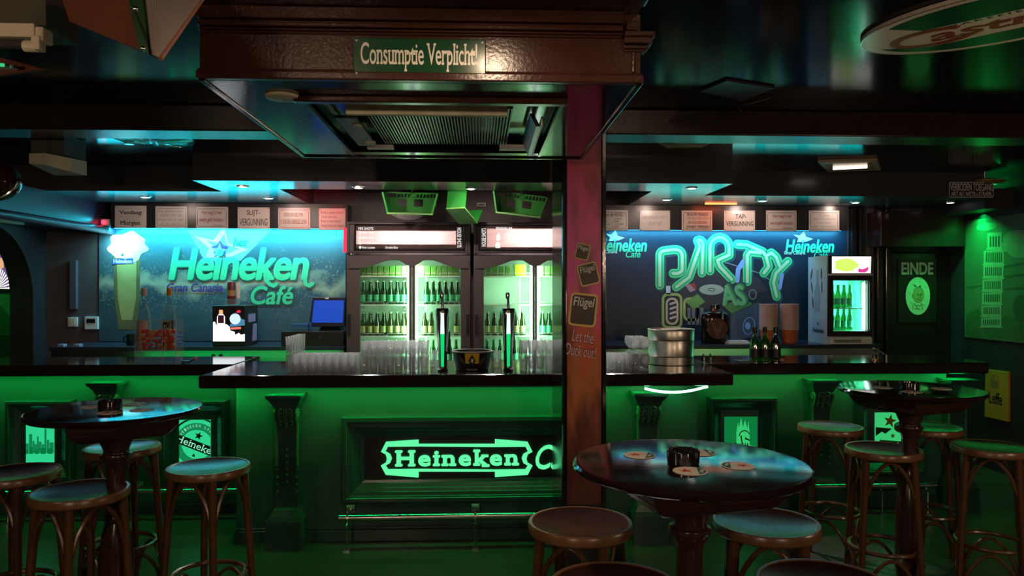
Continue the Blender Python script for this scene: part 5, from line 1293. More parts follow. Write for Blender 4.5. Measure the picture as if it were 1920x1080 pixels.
# far room seen through the arch
ft = PF(Y=7.45)
tv = thing('television', 'bright screen seen through the arch at the far left', 'television', (XY(8, 7.45), 7.45, ZY(0, 546, 7.45)))
MB().prism(ft.qs([(-90, 410), (28, 414), (30, 546), (-90, 546)]), ft, -.045, 0).build('case', m_blackpl, tv, bevel=.004)
MB().prism(ft.qs([(-86, 414), (25, 418), (26, 541), (-86, 541)]), ft, 0, .002).build('screen', E('tv_purple', (.16, .07, .25), .9), tv)
ppoly('screen_figure', E('tv_white', (.9, .9, .85), 1.2), tv, ft, [(-86, 420), (6, 428), (11, 440), (10, 462), (-86, 462)], .002, .003)
ppoly('screen_figure', E('tv_orange', (.9, .45, .25), .9), tv, ft, [(-20, 482), (7, 484), (7, 503), (-20, 503)], .002, .003)
sr = MB()
for k in range(9):
    a = .15 + k * .17; sr.prism(ft.qs([(-6, 545 - 4), (-6 + 24 * math.sin(a) * 1.0, 541 - 40 * math.cos(a)), (-6 + 24 * math.sin(a + .08), 541 - 40 * math.cos(a + .08))]), ft, .003, .004)
sr.build('screen_rays', E('tv_rays', (1, .97, .9), 1.2), tv)
gpn = thing('green_print', 'green lit landscape print under the television', 'print', (XY(20, 7.49), 7.49, ZY(0, 630, 7.49)))
f7 = PF(Y=7.49)
MB().prism(f7.qs([(-110, 552), (45, 552), (45, 629), (-110, 629)]), f7, -.008, 0).build('panel', M('green_print_base', (.15, .42, .18), .4, noise=(5, .3)), gpn)
ppoly('hill_print', M('green_print_hill', (.05, .20, .08), .4), gpn, f7, [(-100, 628), (-100, 560), (0, 572), (14, 588), (26, 596), (32, 580), (45, 590), (45, 628)], .0, .002)

# ================================================================== AIR UNIT BOX
yh = 2.36; zh = 2.25
hx0, hx1 = XY(371, yh), XY(1204, yh); yhb = 3.72
hood = thing('air_unit_box', 'brown wooden box housing the air conditioner, hung under the boxed beam', 'air conditioner', ((hx0+hx1)/2, (yh+yhb)/2, zh))
MB().box(hx0 + .006, hx1 - .006, yh, yh + .022, zh + .018, 2.47).build('front_board', m_brown, hood)
MB().box(hx0 + .006, hx0 + .03, yh + .022, yhb, zh + .02, 2.6).box(hx1 - .03, hx1 - .006, yh + .022, yhb, zh + .02, 2.6).box(hx0 + .03, hx1 - .03, yhb - .022, yhb, zh + .02, 2.6).build('side_board', m_darkbrown, hood)
bm_ = MB().box(hx0 - .004, hx1 + .004, yh - .012, yh + .02, zh, zh + .026).box(hx0 - .001, hx1 + .001, yh - .006, yh + .012, zh + .026, zh + .034)
bm_.build('lower_moulding', m_brown, hood, bevel=.004)
xcn = XY(1166, yh)
um = MB()
for (za, zb, d_) in ((2.393, 2.400, .010), (2.400, 2.407, .018), (2.409, 2.422, .028), (2.423, 2.431, .018), (2.432, 2.4695, .034)):
    um.box(hx0 + .006, xcn, yh - d_, yh, za, zb)
um.build('upper_moulding', m_brown, hood, bevel=.003)
cn = MB()
for (za, zb, d_) in ((2.350, 2.358, .010), (2.358, 2.368, .018), (2.372, 2.392, .028), (2.392, 2.408, .036)):
    cn.box(xcn + .004, hx1 + d_, yh - d_, yh + .03, za, zb)
cn.box(XY(1185, yh), XY(1191, yh), yh - .008, yh, zh + .034, 2.350).box(xcn + .01, xcn + .045, yh - .03, yh, 2.412, 2.44)
cn.build('corner_cornice', m_brown, hood, bevel=.003)
# underside frame with the cassette set into it
gx0, gx1 = PZ(655, 230, zh)[0], PZ(955, 230, zh)[0]
qx0, qx1, qy0, qy1 = -.60, .28, 2.56, 3.60
un = MB().box(hx0 + .006, qx0, yh + .02, yhb, zh, zh + .02).box(qx1, hx1 - .006, yh + .02, yhb, zh, zh + .02).box(qx0, qx1, yh + .02, qy0, zh, zh + .02).box(qx0, qx1, qy1, yhb, zh, zh + .02)
un.build('underside', m_black, hood)
ed = MB().box(hx0, hx0 + .02, yh, yhb + .006, zh - .006, zh + .002).box(hx1 - .02, hx1, yh, yhb + .006, zh - .006, zh + .002).box(hx0, hx1, yhb - .016, yhb + .006, zh - .008, zh + .002)
ed.build('edge_bead', m_black, hood, bevel=.003)
MB().box(qx0, qx1, qy0, qy1, zh + .052, zh + .06).build('cassette_plate', m_black, hood)
MB().box(qx0 - .03, qx1 + .02, qy0 - .02, qy0 + .02, zh - .022, zh + .0).build('front_bar', m_brown, hood, bevel=.005)
m_csg = M('cassette_side_green', (.02, .10, .08), .2)
MB().box(qx0 - .012, qx0, qy0, qy1, zh - .016, zh + .05).build('side_bar', m_csg, hood)
MB().box(qx1, qx1 + .012, qy0, qy1, zh - .016, zh + .05).build('side_bar', m_csg, hood)
gyr0, gyr1 = 2.80, 3.50
xg0, xg1 = -.44, .13
ug = MB()
for k in range(46):
    x = xg0 + (xg1 - xg0) * k / 46; ug.box(x, x + .0065, gyr0, gyr1, zh + .022, zh + .046)
gob = ug.build('grille_slats', M('grille_brown_grey', (.12, .10, .075), .35), hood)
xs0, ys0 = PZ(649, 208, zh - .01); xs1, _y = PZ(951, 208, zh - .01)
MB().box(xs0, xs1, ys0 - .012, ys0 + .012, zh - .024, zh + .018).build('cream_strip', m_creamdirty, hood, bevel=.002)
MB().box(qx0 + .05, qx0 + .13, 2.86, 3.42, zh - .005, zh + .006).build('flap', M('flap_brown', (.05, .035, .028), .4), hood)
for (y, r_) in ((2.98, .02), (3.32, .025)): MB().lathe([(r_, zh - .010), (r_, zh - .005)], (qx0 + .115, y), 12).build('label_spot', m_cream, hood)
MB().add([(.19, 2.86, zh + .02), (.19, 3.38, zh + .02), (.215, 3.38, zh - .05), (.215, 2.86, zh - .03), (.205, 2.86, zh + .02), (.205, 3.38, zh + .02), (.232, 3.38, zh - .05), (.232, 2.86, zh - .03)], [(0,1,2,3), (7,6,5,4), (0,3,7,4), (1,5,6,2), (3,2,6,7), (0,4,5,1)]).build('hinged_flap', m_blackpl, hood)
MB().add([(.232, 2.86, zh - .03), (.232, 3.38, zh - .05), (.236, 3.38, zh + .0), (.236, 2.86, zh + .01), (.239, 2.86, zh - .03), (.239, 3.38, zh - .05), (.243, 3.38, zh + .0), (.243, 2.86, zh + .01)], [(0,1,2,3), (7,6,5,4), (0,3,7,4), (1,5,6,2), (3,2,6,7), (0,4,5,1)]).build('flap_edge', m_white, hood)
MB().box(.09, .25, 3.43, 3.47, zh - .012, zh + .01).build('white_clip', m_white, hood)
MB().box(-.52, -.40, 3.46, 3.50, zh - .006, zh + .01).build('white_clip', m_white, hood)
xd, yd = PZ(530, 179, zh)
MB().lathe([(.03, zh - .016), (.055, zh - .010), (.058, zh - .001)], (xd, yd), 20).build('sensor_disc', m_cream, hood, smooth=True)
# enamel plate on the front
fg = PF(Y=yh)
cv2 = thing('enamel_plate', 'green enamel plate with white serif lettering on the brown box', 'sign', (XY(788, yh), yh, ZY(788, 148, yh)))
cvp = MB().prism(fg.qs([(664, 72), (911, 76), (911, 147), (664, 146)]), fg, .001, .010); cvp.build('plate', m_signgreen, cv2, bevel=.003)
ptext('plate_lettering', 'Consumptie Verplicht!', M('enamel_cream_letter', (.85, .80, .70), .3), cv2, fg, (677, 84, 895, 135), n=.0115, bold=.012, serif=.045, spacing=.98)
sv = MB()
for (a, b_) in ((669.5, 78), (904.5, 82), (669.5, 139), (904.5, 142)): sv.disc(*fg.q(a, b_), .0032, .0032, fg, .012, 10)
sv.build('screws', m_enamel, cv2)
# the lamp on the boxed beam (just above the picture)
lm = thing('ceiling_lamp', 'small round lamp under the boxed beam', 'lamp', (.02, 1.86, 2.47))
MB().lathe([(.07, 2.452), (.075, 2.47)], (.02, 1.86), 20).build('housing', m_chrome, lm)

# ================================================================== THINGS ON THE CEILING
def cs_thing():
    t = thing('oval_sign', 'oval enamel sign with red and green lettering flat on the ceiling at the right', 'sign', (2.0, 2.8, 2.63))
    f = Fr((2.0, 2.8, 2.64), (.68, -.733, 0), (-.733, -.68, 0))
    A, Bx = .50, .33
    ell = [(A * math.cos(a), Bx * math.sin(a)) for a in [2*PI*i/56 for i in range(56)]]
    MB().prism(ell, f, -.009, .008).build('plate', M('oval_cream', (.78, .64, .54), .25, noise=(4, .08)), t, bevel=.003)
    MB().ring(0, 0, A, Bx, .006, f, .009, 56).build('edge_line', m_signgreen, t)
    g = MB()
    up = [(A*.90*math.cos(a), Bx*.88*math.sin(a)) for a in [math.radians(138 - 96 * i / 20) for i in range(21)]]
    g.prism(up + [(.30, .085), (-.24, .085)], f, .008, .0095)
    lo = [(A*.90*math.cos(a), Bx*.88*math.sin(a)) for a in [math.radians(190 + 160 * i / 26) for i in range(27)]]
    g.prism(lo + [(.2, -.145), (-.28, -.16)], f, .008, .0095)
    g.build('green_fields', m_signgreen, t)
    text('sign_lettering', 'WAKEFIELD', m_signgreen, t, f, (-.17, .17, .055, .075), n=.0095, bold=.02, serif=.03, spacing=1.6)
    text('script_lettering', 'astrol', m_red, t, f, (-.255, .33, -.095, .045), n=.0095, bold=.02, serif=.02, shear=.2)
    c_ = MB(); c_.ring(-.235, -.035, .165, .115, .036, f, .0100, 36, 0, .75, 2*PI - .5); c_.build('capital_letter', m_red, t)
    return t
cs_thing()
# ceiling hatch with hook
ht = thing('ceiling_hatch', 'flat dark hatch with a small hook on the ceiling', 'hatch', (*PZ(1380, 170, 2.64), 2.64))
P = [PZ(*q, 2.638) for q in ((1312, 172), (1362, 152), (1452, 166), (1392, 190))]
MB().prism(P, Fr((0, 0, 2.65), (1, 0, 0), (0, 1, 0)), -.012, -.001).build('panel', M('hatch_dark', (.03, .03, .032), .3, noise=(18, .6)), ht)
hk = PZ(1388, 200, 2.62)
MB().tube([(*PZ(1448, 183, 2.64), 2.640), (*PZ(1392, 195, 2.635), 2.628)], .0025, 6).tube([(hk[0] + .008 * math.cos(a) , hk[1], 2.612 + .012 * math.sin(a)) for a in [1.6 + i * .55 for i in range(8)]], .002, 6).build('hook', m_chrome, ht)
def ceil_panel(name, label, cat, pts, z, emit_px=None):
    c0 = PZ(sum(p[0] for p in pts)/4, sum(p[1] for p in pts)/4, z)
    t = thing(name, label, cat, (*c0, z))
    P = [PZ(*q, z) for q in pts]
    fdn = Fr((0, 0, 2.56), (1, 0, 0), (0, 1, 0))
    MB().prism(P, fdn, -.022, -.0005).build('frame', M('fitting_brass', (.35, .24, .14), .35), t, bevel=.003)
    cx, cy_ = sum(p[0] for p in P)/4, sum(p[1] for p in P)/4
    Q = [(cx + (a-cx)*.8, cy_ + (b_-cy_)*.8) for a, b_ in P]
    MB().prism(Q, fdn, -.024, -.0215).build('reflector', M('fitting_reflector', (.5, .34, .2), .25, metal=.7), t)
    if emit_px:
        (ax, ay), (bx, by) = [PZ(*q, z) for q in emit_px]
        MB().tube([(ax, ay, 2.530), (bx, by, 2.530)], .013, 8).build('lamp_tube', E('fitting_tube', (1, .9, .78), 2.2), t, smooth=True)
    return t
ceil_panel('ceiling_light', 'square lit ceiling fitting with a short tube, right of the canopy bay', 'ceiling light', [(1533, 304), (1645, 301), (1652, 319), (1552, 323)], 2.54, [(1562, 313), (1626, 310)])
ceil_panel('ceiling_light', 'unlit square ceiling fitting close to the pillar', 'ceiling light', [(1236, 270), (1330, 270), (1318, 276), (1252, 278)], 2.54)
gl = thing('glass_ceiling_lamp', 'clear moulded glass ceiling lamp at the left behind the beam', 'ceiling light', (*PZ(292, 264, 2.54), 2.56))
cx, cy_ = PZ(288, 263, 2.53)
MB().lathe([(.20, 2.559), (.235, 2.548), (.24, 2.535), (.20, 2.522), (.10, 2.516), (.02, 2.514)], (cx, cy_), 28).build('glass_dish', GLASS('moulded_glass', (.6, .95, .9), (.1, .5, .42), .85, .35, .15), gl, smooth=True)
rb = MB()
for k in range(10):
    a = 2*PI*k/10; rb.tube([(cx + .05*math.cos(a), cy_ + .05*math.sin(a), 2.512), (cx + .18*math.cos(a + .3), cy_ + .18*math.sin(a + .3), 2.518), (cx + .235*math.cos(a + .45), cy_ + .235*math.sin(a + .45), 2.540)], .008, 6)
rb.build('moulded_ribs', GLASS('moulded_glass_rib', (.7, 1, .95), (.2, .7, .6), .8, .3), gl, smooth=True)
MB().lathe([(.03, 2.507), (.028, 2.516)], (cx - .16, cy_ + .02), 12).build('clip', m_steel, gl)
el = thing('emergency_light', 'cream emergency light box hung from the ceiling at the far left', 'emergency light', (*PZ(92, 305, 2.35), 2.30))
exx, exy = XY(60, 4.75), XY(123, 4.75)
zt_, zb_ = ZY(0, 283, 4.75), ZY(0, 317, 4.75)
MB().add([(exx, 4.72, zt_ - .02), (exx + .105, 4.70, zt_ - .02), (exy, 4.82, zt_ - .03), (exy, 5.0, zt_ - .02), (exx, 5.0, zt_ - .02), (exx, 4.72, zb_ + .03), (exx + .105, 4.70, zb_ + .02), (exy, 4.82, zb_ - .005), (exy, 5.0, zb_), (exx, 5.0, zb_)],
         [(0,1,2,3,4), (9,8,7,6,5), (0,5,6,1), (1,6,7,2), (2,7,8,3), (3,8,9,4), (4,9,5,0)]).build('diffuser', M('diffuser_cream', (.62, .60, .44), .4), el)
MB().box(exx, exy - .005, 4.74, 5.0, zt_ - .02, 2.555).build('backing', M('emergency_back', (.06, .06, .05), .5), el)
# dark glass shade at the far left
ds = thing('hanging_lamp', 'dark glass globe lamp at the far left edge', 'lamp', (XY(-2, 3.9), 3.9, ZY(0, 340, 3.9)))
sx_, szz = PY(-8, 340, 3.9)
MB().sphere((sx_, 3.9, szz), .115, 24, 14, .85).build('globe', M('globe_dark', (.03, .01, .01), .12), ds, smooth=True)
MB().tube([(sx_ + .118 * math.cos(a), 3.9 - .03 + .118 * .25 * math.sin(a), szz - .01 + .09 * math.sin(a)) for a in [2*PI*i/24 for i in range(24)]], .006, 6, True).build('metal_ring', m_chrome, ds, smooth=True)
MB().tube([(sx_, 3.9, szz + .09), (sx_, 3.9, 2.65)], .008, 8).build('stem', m_blackpl, ds)
# fluorescent batten at top left
ba = thing('tube_batten', 'cream fluorescent batten with a white end socket at the upper left corner', 'light fitting', (XY(0, 2.1), 2.1, ZY(0, 60, 2.1)))
Yb_ = 2.1
MB().box(XY(-200, Yb_), XY(63, Yb_), Yb_, Yb_ + .06, ZY(0, 68, Yb_), ZY(0, 42, Yb_)).build('batten', m_cream, ba, bevel=.003)
MB().box(XY(63, Yb_), XY(79, Yb_), Yb_ + .004, Yb_ + .055, ZY(0, 74, Yb_), ZY(0, 47, Yb_)).build('end_cap', m_cream, ba, bevel=.004)
MB().box(XY(59, Yb_), XY(75, Yb_), Yb_ - .004, Yb_ + .03, ZY(0, 92, Yb_), ZY(0, 66, Yb_)).tube([(XY(41, Yb_), Yb_ + .01, ZY(0, 84, Yb_)), (XY(66, Yb_), Yb_ + .01, ZY(0, 84, Yb_))], .016, 12).build('lampholder', m_cream, ba, bevel=.003)
MB().tube([(XY(-200, Yb_), Yb_ + .01, ZY(0, 80, Yb_)), (XY(42, Yb_), Yb_ + .01, ZY(0, 80, Yb_))], .013, 10).build('unlit_tube', M('unlit_tube', (.06, .05, .05), .15), ba, smooth=True)
MB().box(XY(-200, Yb_), XY(74, Yb_), Yb_ + .03, Yb_ + .2, ZY(0, 40, Yb_), 2.645).build('mounting_block', M('mount_olive', (.07, .065, .04), .6), ba)
# wooden speaker, wedge shaped
spk = thing('wedge_speaker', 'wedge shaped wooden speaker with a ribbed grey grille at the upper left', 'speaker', (-.75, 1.7, 2.3))
def W3(px, py, Y): x, z = PY(px, py, Y); return (x, Y, z)
a_ = W3(114, -8, 1.9); b_ = W3(130, 40, 1.86); c_ = W3(260, 93, 1.62); e_ = W3(299, 112, 1.66); f_ = W3(386, -12, 1.95)
gn = (Vector(e_) - Vector(c_)).cross(Vector(f_) - Vector(c_)).normalized()
def onface(px, py):                                     # the point of the grille face the photograph shows there
    r_ = ray(px, py); return tuple(Vector((0, 0, CAMZ)) + r_ * ((Vector(c_) - Vector((0, 0, CAMZ))).dot(gn) / r_.dot(gn)))
d_ = onface(238, -14); g0 = Vector(onface(270, -14)); g1 = Vector(onface(283, 104))
bb_, be_, bf_, ba_ = W3(130, 40, 2.05), W3(299, 112, 2.05), W3(386, -12, 2.2), W3(114, -8, 2.05)
MB().add([a_, b_, c_, d_], [(0, 1, 2, 3)]).add([ba_, bb_, be_, bf_], [(3, 2, 1, 0)]).add([b_, c_, e_, be_, bb_], [(0, 4, 3, 2, 1)]).add([a_, b_, bb_, ba_], [(0, 3, 2, 1)]).add([a_, d_, f_, bf_, ba_], [(0, 1, 2, 3, 4)]).add([e_, f_, bf_, be_], [(0, 1, 2, 3)]).build('wood_case', M('speaker_wood', (.17, .055, .025), .4, noise=(6, .25)), spk)
MB().add([d_, c_, e_, tuple(g1), tuple(g0)], [(0, 1, 2), (0, 2, 3), (0, 3, 4)]).build('green_baffle', M('baffle_green', (.012, .055, .02), .5), spk)
e0 = Vector(e_); f0 = Vector(f_)
n_ = (g0 - g1).cross(e0 - g1).normalized()
if n_.y > 0: n_ = -n_
MB().add([tuple(g0), tuple(g1), tuple(e0), tuple(f0)], [(0, 1, 2, 3)]).build('grille_back', M('grille_shadow', (.03, .025, .022), .7), spk)
NR = 26
for k in range(NR):
    t_ = (k + .5) / NR
    top = g0.lerp(f0, t_) + n_ * .004; bot = g1.lerp(e0, min(1, t_ * 1.0)) + n_ * .004
    # ribs run down and end on the slanted right edge
    bot = g1.lerp(e0, t_)
    MB().tube([tuple(top), tuple(bot + n_ * .004)], [.0042, .0016], 6).build('grille_rib', M('grille_rib_grey', (.24, .20, .175), .6) if k == 0 else bpy.data.materials['grille_rib_grey'], spk)
MB().tube([tuple(f0 + n_ * .003), tuple(e0 + n_ * .003)], .0055, 8).build('edge_beading', M('speaker_edge', (.30, .13, .09), .4), spk, smooth=True)
sv = MB()
for (px, py) in ((254, 17), (268, 91)):
    sv.sphere(W3(px, py, 1.615), .006, 8, 5)
sv.build('screws', m_chrome, spk, smooth=True)
# red pennant
rpn = thing('red_board', 'red pointed board at the left edge below the batten', 'sign', (XY(30, 2.6), 2.6, ZY(0, 122, 2.6)))
MB().prism([PY(*q, 2.6) for q in ((-60, 92), (0, 106), (85, 129), (0, 141), (-60, 146))], FY(2.6), -.02, 0).build('board', M('board_red', (.22, .035, .015), .35), rpn, bevel=.003)
MB().tube([(PY(-20, 120, 2.59)[0], 2.585, PY(-20, 120, 2.59)[1]), (PY(9, 123, 2.59)[0], 2.585, PY(9, 123, 2.59)[1])], .006, 8).build('green_light', E('pennant_green', (.05, .8, .3), .7), rpn)
MB().lathe([(.012, 0), (.012, .01)], (0, 0), 10).build('stud', m_steel, rpn, world=False).location = (PY(28, 130, 2.585)[0] - rpn.location.x, -.02, PY(28, 130, 2.585)[1] - rpn.location.z)
# green lit far right fittings
rl_ = thing('wall_lamp', 'shallow lamp in the green lit gap at the upper right corner', 'lamp', (4.3, 5.9, 2.46))
MB().lathe([(.10, 2.475), (.16, 2.495), (.16, 2.503), (.02, 2.535)], (4.27, 6.15), 20).build('shade', M('lamp_brass', (.30, .25, .08), .3), rl_, smooth=True)
MB().lathe([(.012, 2.53), (.012, 2.558)], (4.27, 6.15), 8).build('stem', m_steel, rl_)
area('light_corner_green', (4.4, 6.5, 2.452), (4.4, 6.5, 3), .1, .6, 1.2, GREEN)

# ================================================================== TABLES
def table_make():
    t = thing('bar_table', 'x', 'table')
    MB().lathe([(.0, 1.072), (.30, 1.072), (.326, 1.076), (.335, 1.084), (.335, 1.092), (.329, 1.099), (.32, 1.10), (.0, 1.10)], seg=64, closed=False).build('table_top', m_table, t, smooth=True, world=False)
    MB().frustum((0, 0), .992, 1.005, .150, .150, .172, .172).frustum((0, 0), 1.005, 1.035, .172, .172, .194, .194).frustum((0, 0), 1.035, 1.073, .194, .194, .205, .205).build('under_block', m_tableleg, t, bevel=.006, world=False)
    pr = [(.052, .06), (.06, .16), (.070, .22), (.045, .25), (.055, .27), (.066, .36), (.068, .48), (.055, .58), (.040, .63), (.047, .645), (.047, .655), (.038, .67), (.038, .72), (.037, .84), (.041, .868), (.051, .883), (.052, .893), (.060, .898), (.062, .906), (.060, .913), (.050, .918), (.048, .93), (.058, .955), (.066, .975), (.070, .992)]
    MB().lathe(pr, seg=28).build('turned_post', m_tableleg, t, smooth=True, world=False)
    for k in range(4):
        a = PI/4 + k * PI/2
        MB().tube([(.04*math.cos(a), .04*math.sin(a), .10), (.16*math.cos(a), .16*math.sin(a), .085), (.27*math.cos(a), .27*math.sin(a), .03), (.30*math.cos(a), .30*math.sin(a), .022)], [.035, .03, .024, .022], 8).build('foot', m_tableleg, t, smooth=True, world=False)
    return [t, False]
tsrc = table_make()
T = {}
for key, px, dep, lb_, rz in (('front', 1293, 2.15, 'round dark bar table nearest to the pillar with four bright coasters', .2), ('left', 218, 3.10, 'round dark bar table at the left by the skyline print', .6), ('right', 1706, 3.73, 'round dark bar table at the right end of the bar', .35)):
    x, y = PZ(px, 540 + F * .5 / dep, 1.10); T[key] = (x, y); put(tsrc, (x, y, 0), lb_, None, rz)
# ================================================================== STOOLS
def stool_make():
    t = thing('bentwood_stool', 'x', 'stool')
    MB().lathe([(.150, .764), (.174, .764), (.180, .770), (.180, .794), (.176, .80), (.168, .80), (.162, .794), (.150, .79)], seg=40, closed=False).build('seat_rim', m_rim, t, smooth=True, world=False)
    MB().lathe([(.0, .782), (.08, .784), (.14, .791), (.165, .797), (.165, .77), (.0, .77)], seg=40, closed=False).build('seat', m_seat, t, smooth=True, world=False)
    lr = lambda z: .152 + .055 * (1 - z / .77)
    for k in range(4):
        a = k * PI/2
        MB().tube([(lr(z)*math.cos(a), lr(z)*math.sin(a), z) for z in (0, .12, .35, .6, .768)], [.0135, .0145, .016, .017, .018], 10).build('leg', m_stool, t, smooth=True, world=False)
        def archp(z0, z1, rad_off):
            P = []
            for i in range(13):
                s_ = i / 12; aa = a + .06 + s_ * (PI/2 - .12); h = math.sin(PI * s_) ** .6; z = z0 + (z1 - z0) * h
                ch = lr(z) * (1 - .16 * math.sin(PI * s_)) - rad_off
                P.append((ch*math.cos(aa), ch*math.sin(aa), z))
            return P
        MB().tube(archp(.585, .752, .004), .0095, 7).build('seat_brace', m_stool, t, smooth=True, world=False)
        MB().tube(archp(.10, .285, .006), .0095, 7).build('ring_brace', m_stool, t, smooth=True, world=False)
    MB().tube([(.158*math.cos(2*PI*i/36), .158*math.sin(2*PI*i/36), .31) for i in range(36)], .0115, 8, True).build('foot_ring', m_stool, t, smooth=True, world=False)
    return [t, False]
ssrc = stool_make()
for px, ytop, lb_, rz in ((1088, 948, 'brown bentwood stool standing by the pillar, left of the front table', .35), (1436, 948, 'brown bentwood stool right of the front table post with a reddish blue sheen', .5),
                          (1152, 1051, 'brown bentwood stool cut off at the bottom edge, in front of the pillar stool', .3), (1546, 1046, 'brown bentwood stool cut off at the bottom edge, right of the front table', .7),
                          (1557, 788, 'bentwood stool by the bar, left of the right table', .15), (1656, 826, 'bentwood stool in front of the right table post', .55), (1742, 789, 'bentwood stool behind the right table post', .4), (1858, 822, 'bentwood stool at the right edge with a green sheen', .2),
                          (391, 856, 'bentwood stool with bright blue sheen under the lager label print', .45), (150, 896, 'bentwood stool in front of the left table', .25), (28, 866, 'bentwood stool cut off at the left edge', .6), (229, 823, 'bentwood stool behind the left table post', .1)):
    depc = F * .8 / (ytop - 540) - .18
    x, y = PZ(px, 540 + F * .8 / depc, .80); put(ssrc, (x, y, 0), lb_, 'bentwood stools', rz)

# ================================================================== ON THE TABLES
def ashtray_make():
    t = thing('ashtray', 'x', 'ashtray')
    MB().lathe([(.0, 0), (.042, 0), (.045, .003), (.047, .036), (.044, .039), (.039, .036), (.036, .012), (.0, .010)], seg=28, closed=False).build('glass_bowl', m_blackgl, t, smooth=True, world=False)
    nt_ = MB()
    for k in range(4):
        a = .5 + k * PI/2
        for da in (-.22, .22): nt_.sphere((.0405*math.cos(a + da), .0405*math.sin(a + da), .037), .0055, 8, 5)
    nt_.build('notched_rim', m_blackgl, t, smooth=True, world=False)
    return [t, False]
asrc = ashtray_make()
for key, px, py, lb_ in (('front', 1281, 869, 'black glass ashtray on the front table'), ('left', 207, 769, 'black glass ashtray on the left table'), ('right', 1705, 731, 'black glass ashtray on the right table')):
    x, y = PZ(px, py, 1.10); put(asrc, (x, y, 1.1005), lb_, 'black ashtrays')
def coaster_make():
    t = thing('coaster', 'x', 'coaster')
    MB().lathe([(.0, 0), (.0465, 0), (.047, .0008), (.0465, .0018), (.0, .0018)], seg=36, closed=False).build('card_disc', M('coaster_card', (.72, .64, .56), .55), t, world=False)
    f = Fr((0, 0, .0018), (1, 0, 0), (0, 1, 0))
    MB().prism(star(-.012, .0, .020), f, .0001, .0004).build('red_star', M('coaster_red', (.55, .05, .03), .5), t, world=False)
    wdg = [(.016, -.040), (.026, .036)] + [(.043*math.cos(a), .043*math.sin(a)) for a in [math.radians(52 - 118 * i / 12) for i in range(13)]]
    MB().prism(wdg, f, .0001, .0004).build('green_field', M('coaster_green', (.02, .10, .05), .5), t, world=False)
    text('coaster_lettering', 'Ha', m_print_white, t, Fr((0, 0, .0022), (.2, .98, 0), (-.98, .2, 0)), (-.016, .016, -.036, -.024), n=.0004, bold=.03, world=False)
    return [t, False]
csrc = coaster_make()
for px, py, rz, lb_ in ((1199, 854, -.2, 'red star coaster at the left on the front table'), (1312, 849, .1, 'red star coaster half behind the front ashtray'), (1294, 884, -.05, 'red star coaster in front of the front ashtray'), (1384, 874, 3.0, 'red star coaster at the right on the front table'),
                        (174, 763, .4, 'coaster left of the ashtray on the left table'), (206, 774, .2, 'coaster in front of the ashtray on the left table'), (254, 758, .8, 'coaster behind right of the ashtray on the left table'), (266, 769, .3, 'coaster right of the ashtray on the left table'),
                        (1655, 727, .4, 'coaster left of the ashtray on the right table'), (1709, 735, .1, 'coaster in front of the ashtray on the right table'), (1765, 729, .9, 'coaster right of the ashtray on the right table')):
    x, y = PZ(px, py, 1.10); put(csrc, (x, y, 1.1003), lb_, 'round card coasters', rz)

# ================================================================== ON THE CENTRE WORKTOP
def tumbler_make(h, r0_, r1_, name='beer_glass'):
    t = thing(name, 'x', 'glass')
    MB().lathe([(r0_*.96, 0), (r0_, .003), (r1_, h), (r1_ - .0022, h), (r0_ - .0025, .012)], seg=14, closed=False).add([(r0_*.9*math.cos(2*PI*k/14), r0_*.9*math.sin(2*PI*k/14), .010) for k in range(14)], [tuple(range(14))]).build('glass', m_glass, t, smooth=True, world=False)
    return [t, False]
def block(src, x0, y0, nx, ny, sx, sy, tiers, th, label, group):
    for j in range(ny):
        for i in range(nx):
            for k in range(tiers):
                tr_ = ('', '') if tiers == 1 else ((' lower tier', ' upper tier')[k],) * 2
                lb_ = ('%s in the front row,%s, of the %s' % (ORD[i], tr_[0], label) if tiers > 1 else '%s in the front row of the %s' % (ORD[i], label)) if j == 0 else 'one of the %s, behind its front row' % label
                put(src, (x0 + i * sx + random.uniform(-.001, .001), y0 + j * sy, ZT + .0006 + k * th), lb_, group, random.uniform(0, 6))
g1_ = tumbler_make(.108, .020, .0245)
xa = XY(558, 4.7); sx = (XY(668, 4.7) - XY(550, 4.7)) / 8
block(g1_, xa, 4.69, 8, 4, sx, .056, 1, .1, 'clear beer glasses in the low block', 'low block of beer glasses')
block(g1_, XY(545, 4.7) - .004, 4.69, 1, 6, sx, .062, 2, .112, 'clear glasses along the low block', 'left edge row of beer glasses')
g2_ = tumbler_make(.094, .0205, .0255)
sx = (XY(803, 4.7) - XY(676, 4.7)) / 8
block(g2_, XY(684, 4.7), 4.69, 8, 3, sx, .058, 2, .0955, 'clear glasses left of the taps', 'two tier block of glasses left of the taps')
block(g2_, XY(983, 4.7), 4.70, 4, 3, sx, .058, 2, .0955, 'clear glasses stacked beside the pillar', 'two tier block of glasses beside the pillar')
block(g1_, XY(1147, 4.7), 4.69, 4, 3, sx, .058, 1, .1, 'clear beer glasses right of the pillar', 'glasses right of the pillar')
put(g1_, (XY(932, 4.95), 4.95, ZT + .0006), 'single clear glass between the black bucket and the right tap', None)
put(g1_, (XY(812, 4.98), 4.98, ZT + .0006), 'single clear glass behind the left tap', None)
gb = thing('goblet', 'x', 'glass')
MB().lathe([(.028, 0), (.028, .003), (.006, .008), (.005, .028), (.022, .042), (.031, .065), (.030, .088), (.026, .104), (.0245, .104), (.028, .086), (.029, .066), (.02, .045)], seg=16, closed=False).build('glass', m_glass, gb, smooth=True, world=False)
gsrc = [gb, False]
block(gsrc, XY(1190, 4.72), 4.70, 2, 4, .063, .064, 2, .105, 'stemmed goblets by the metal tub', 'goblets by the metal tub')
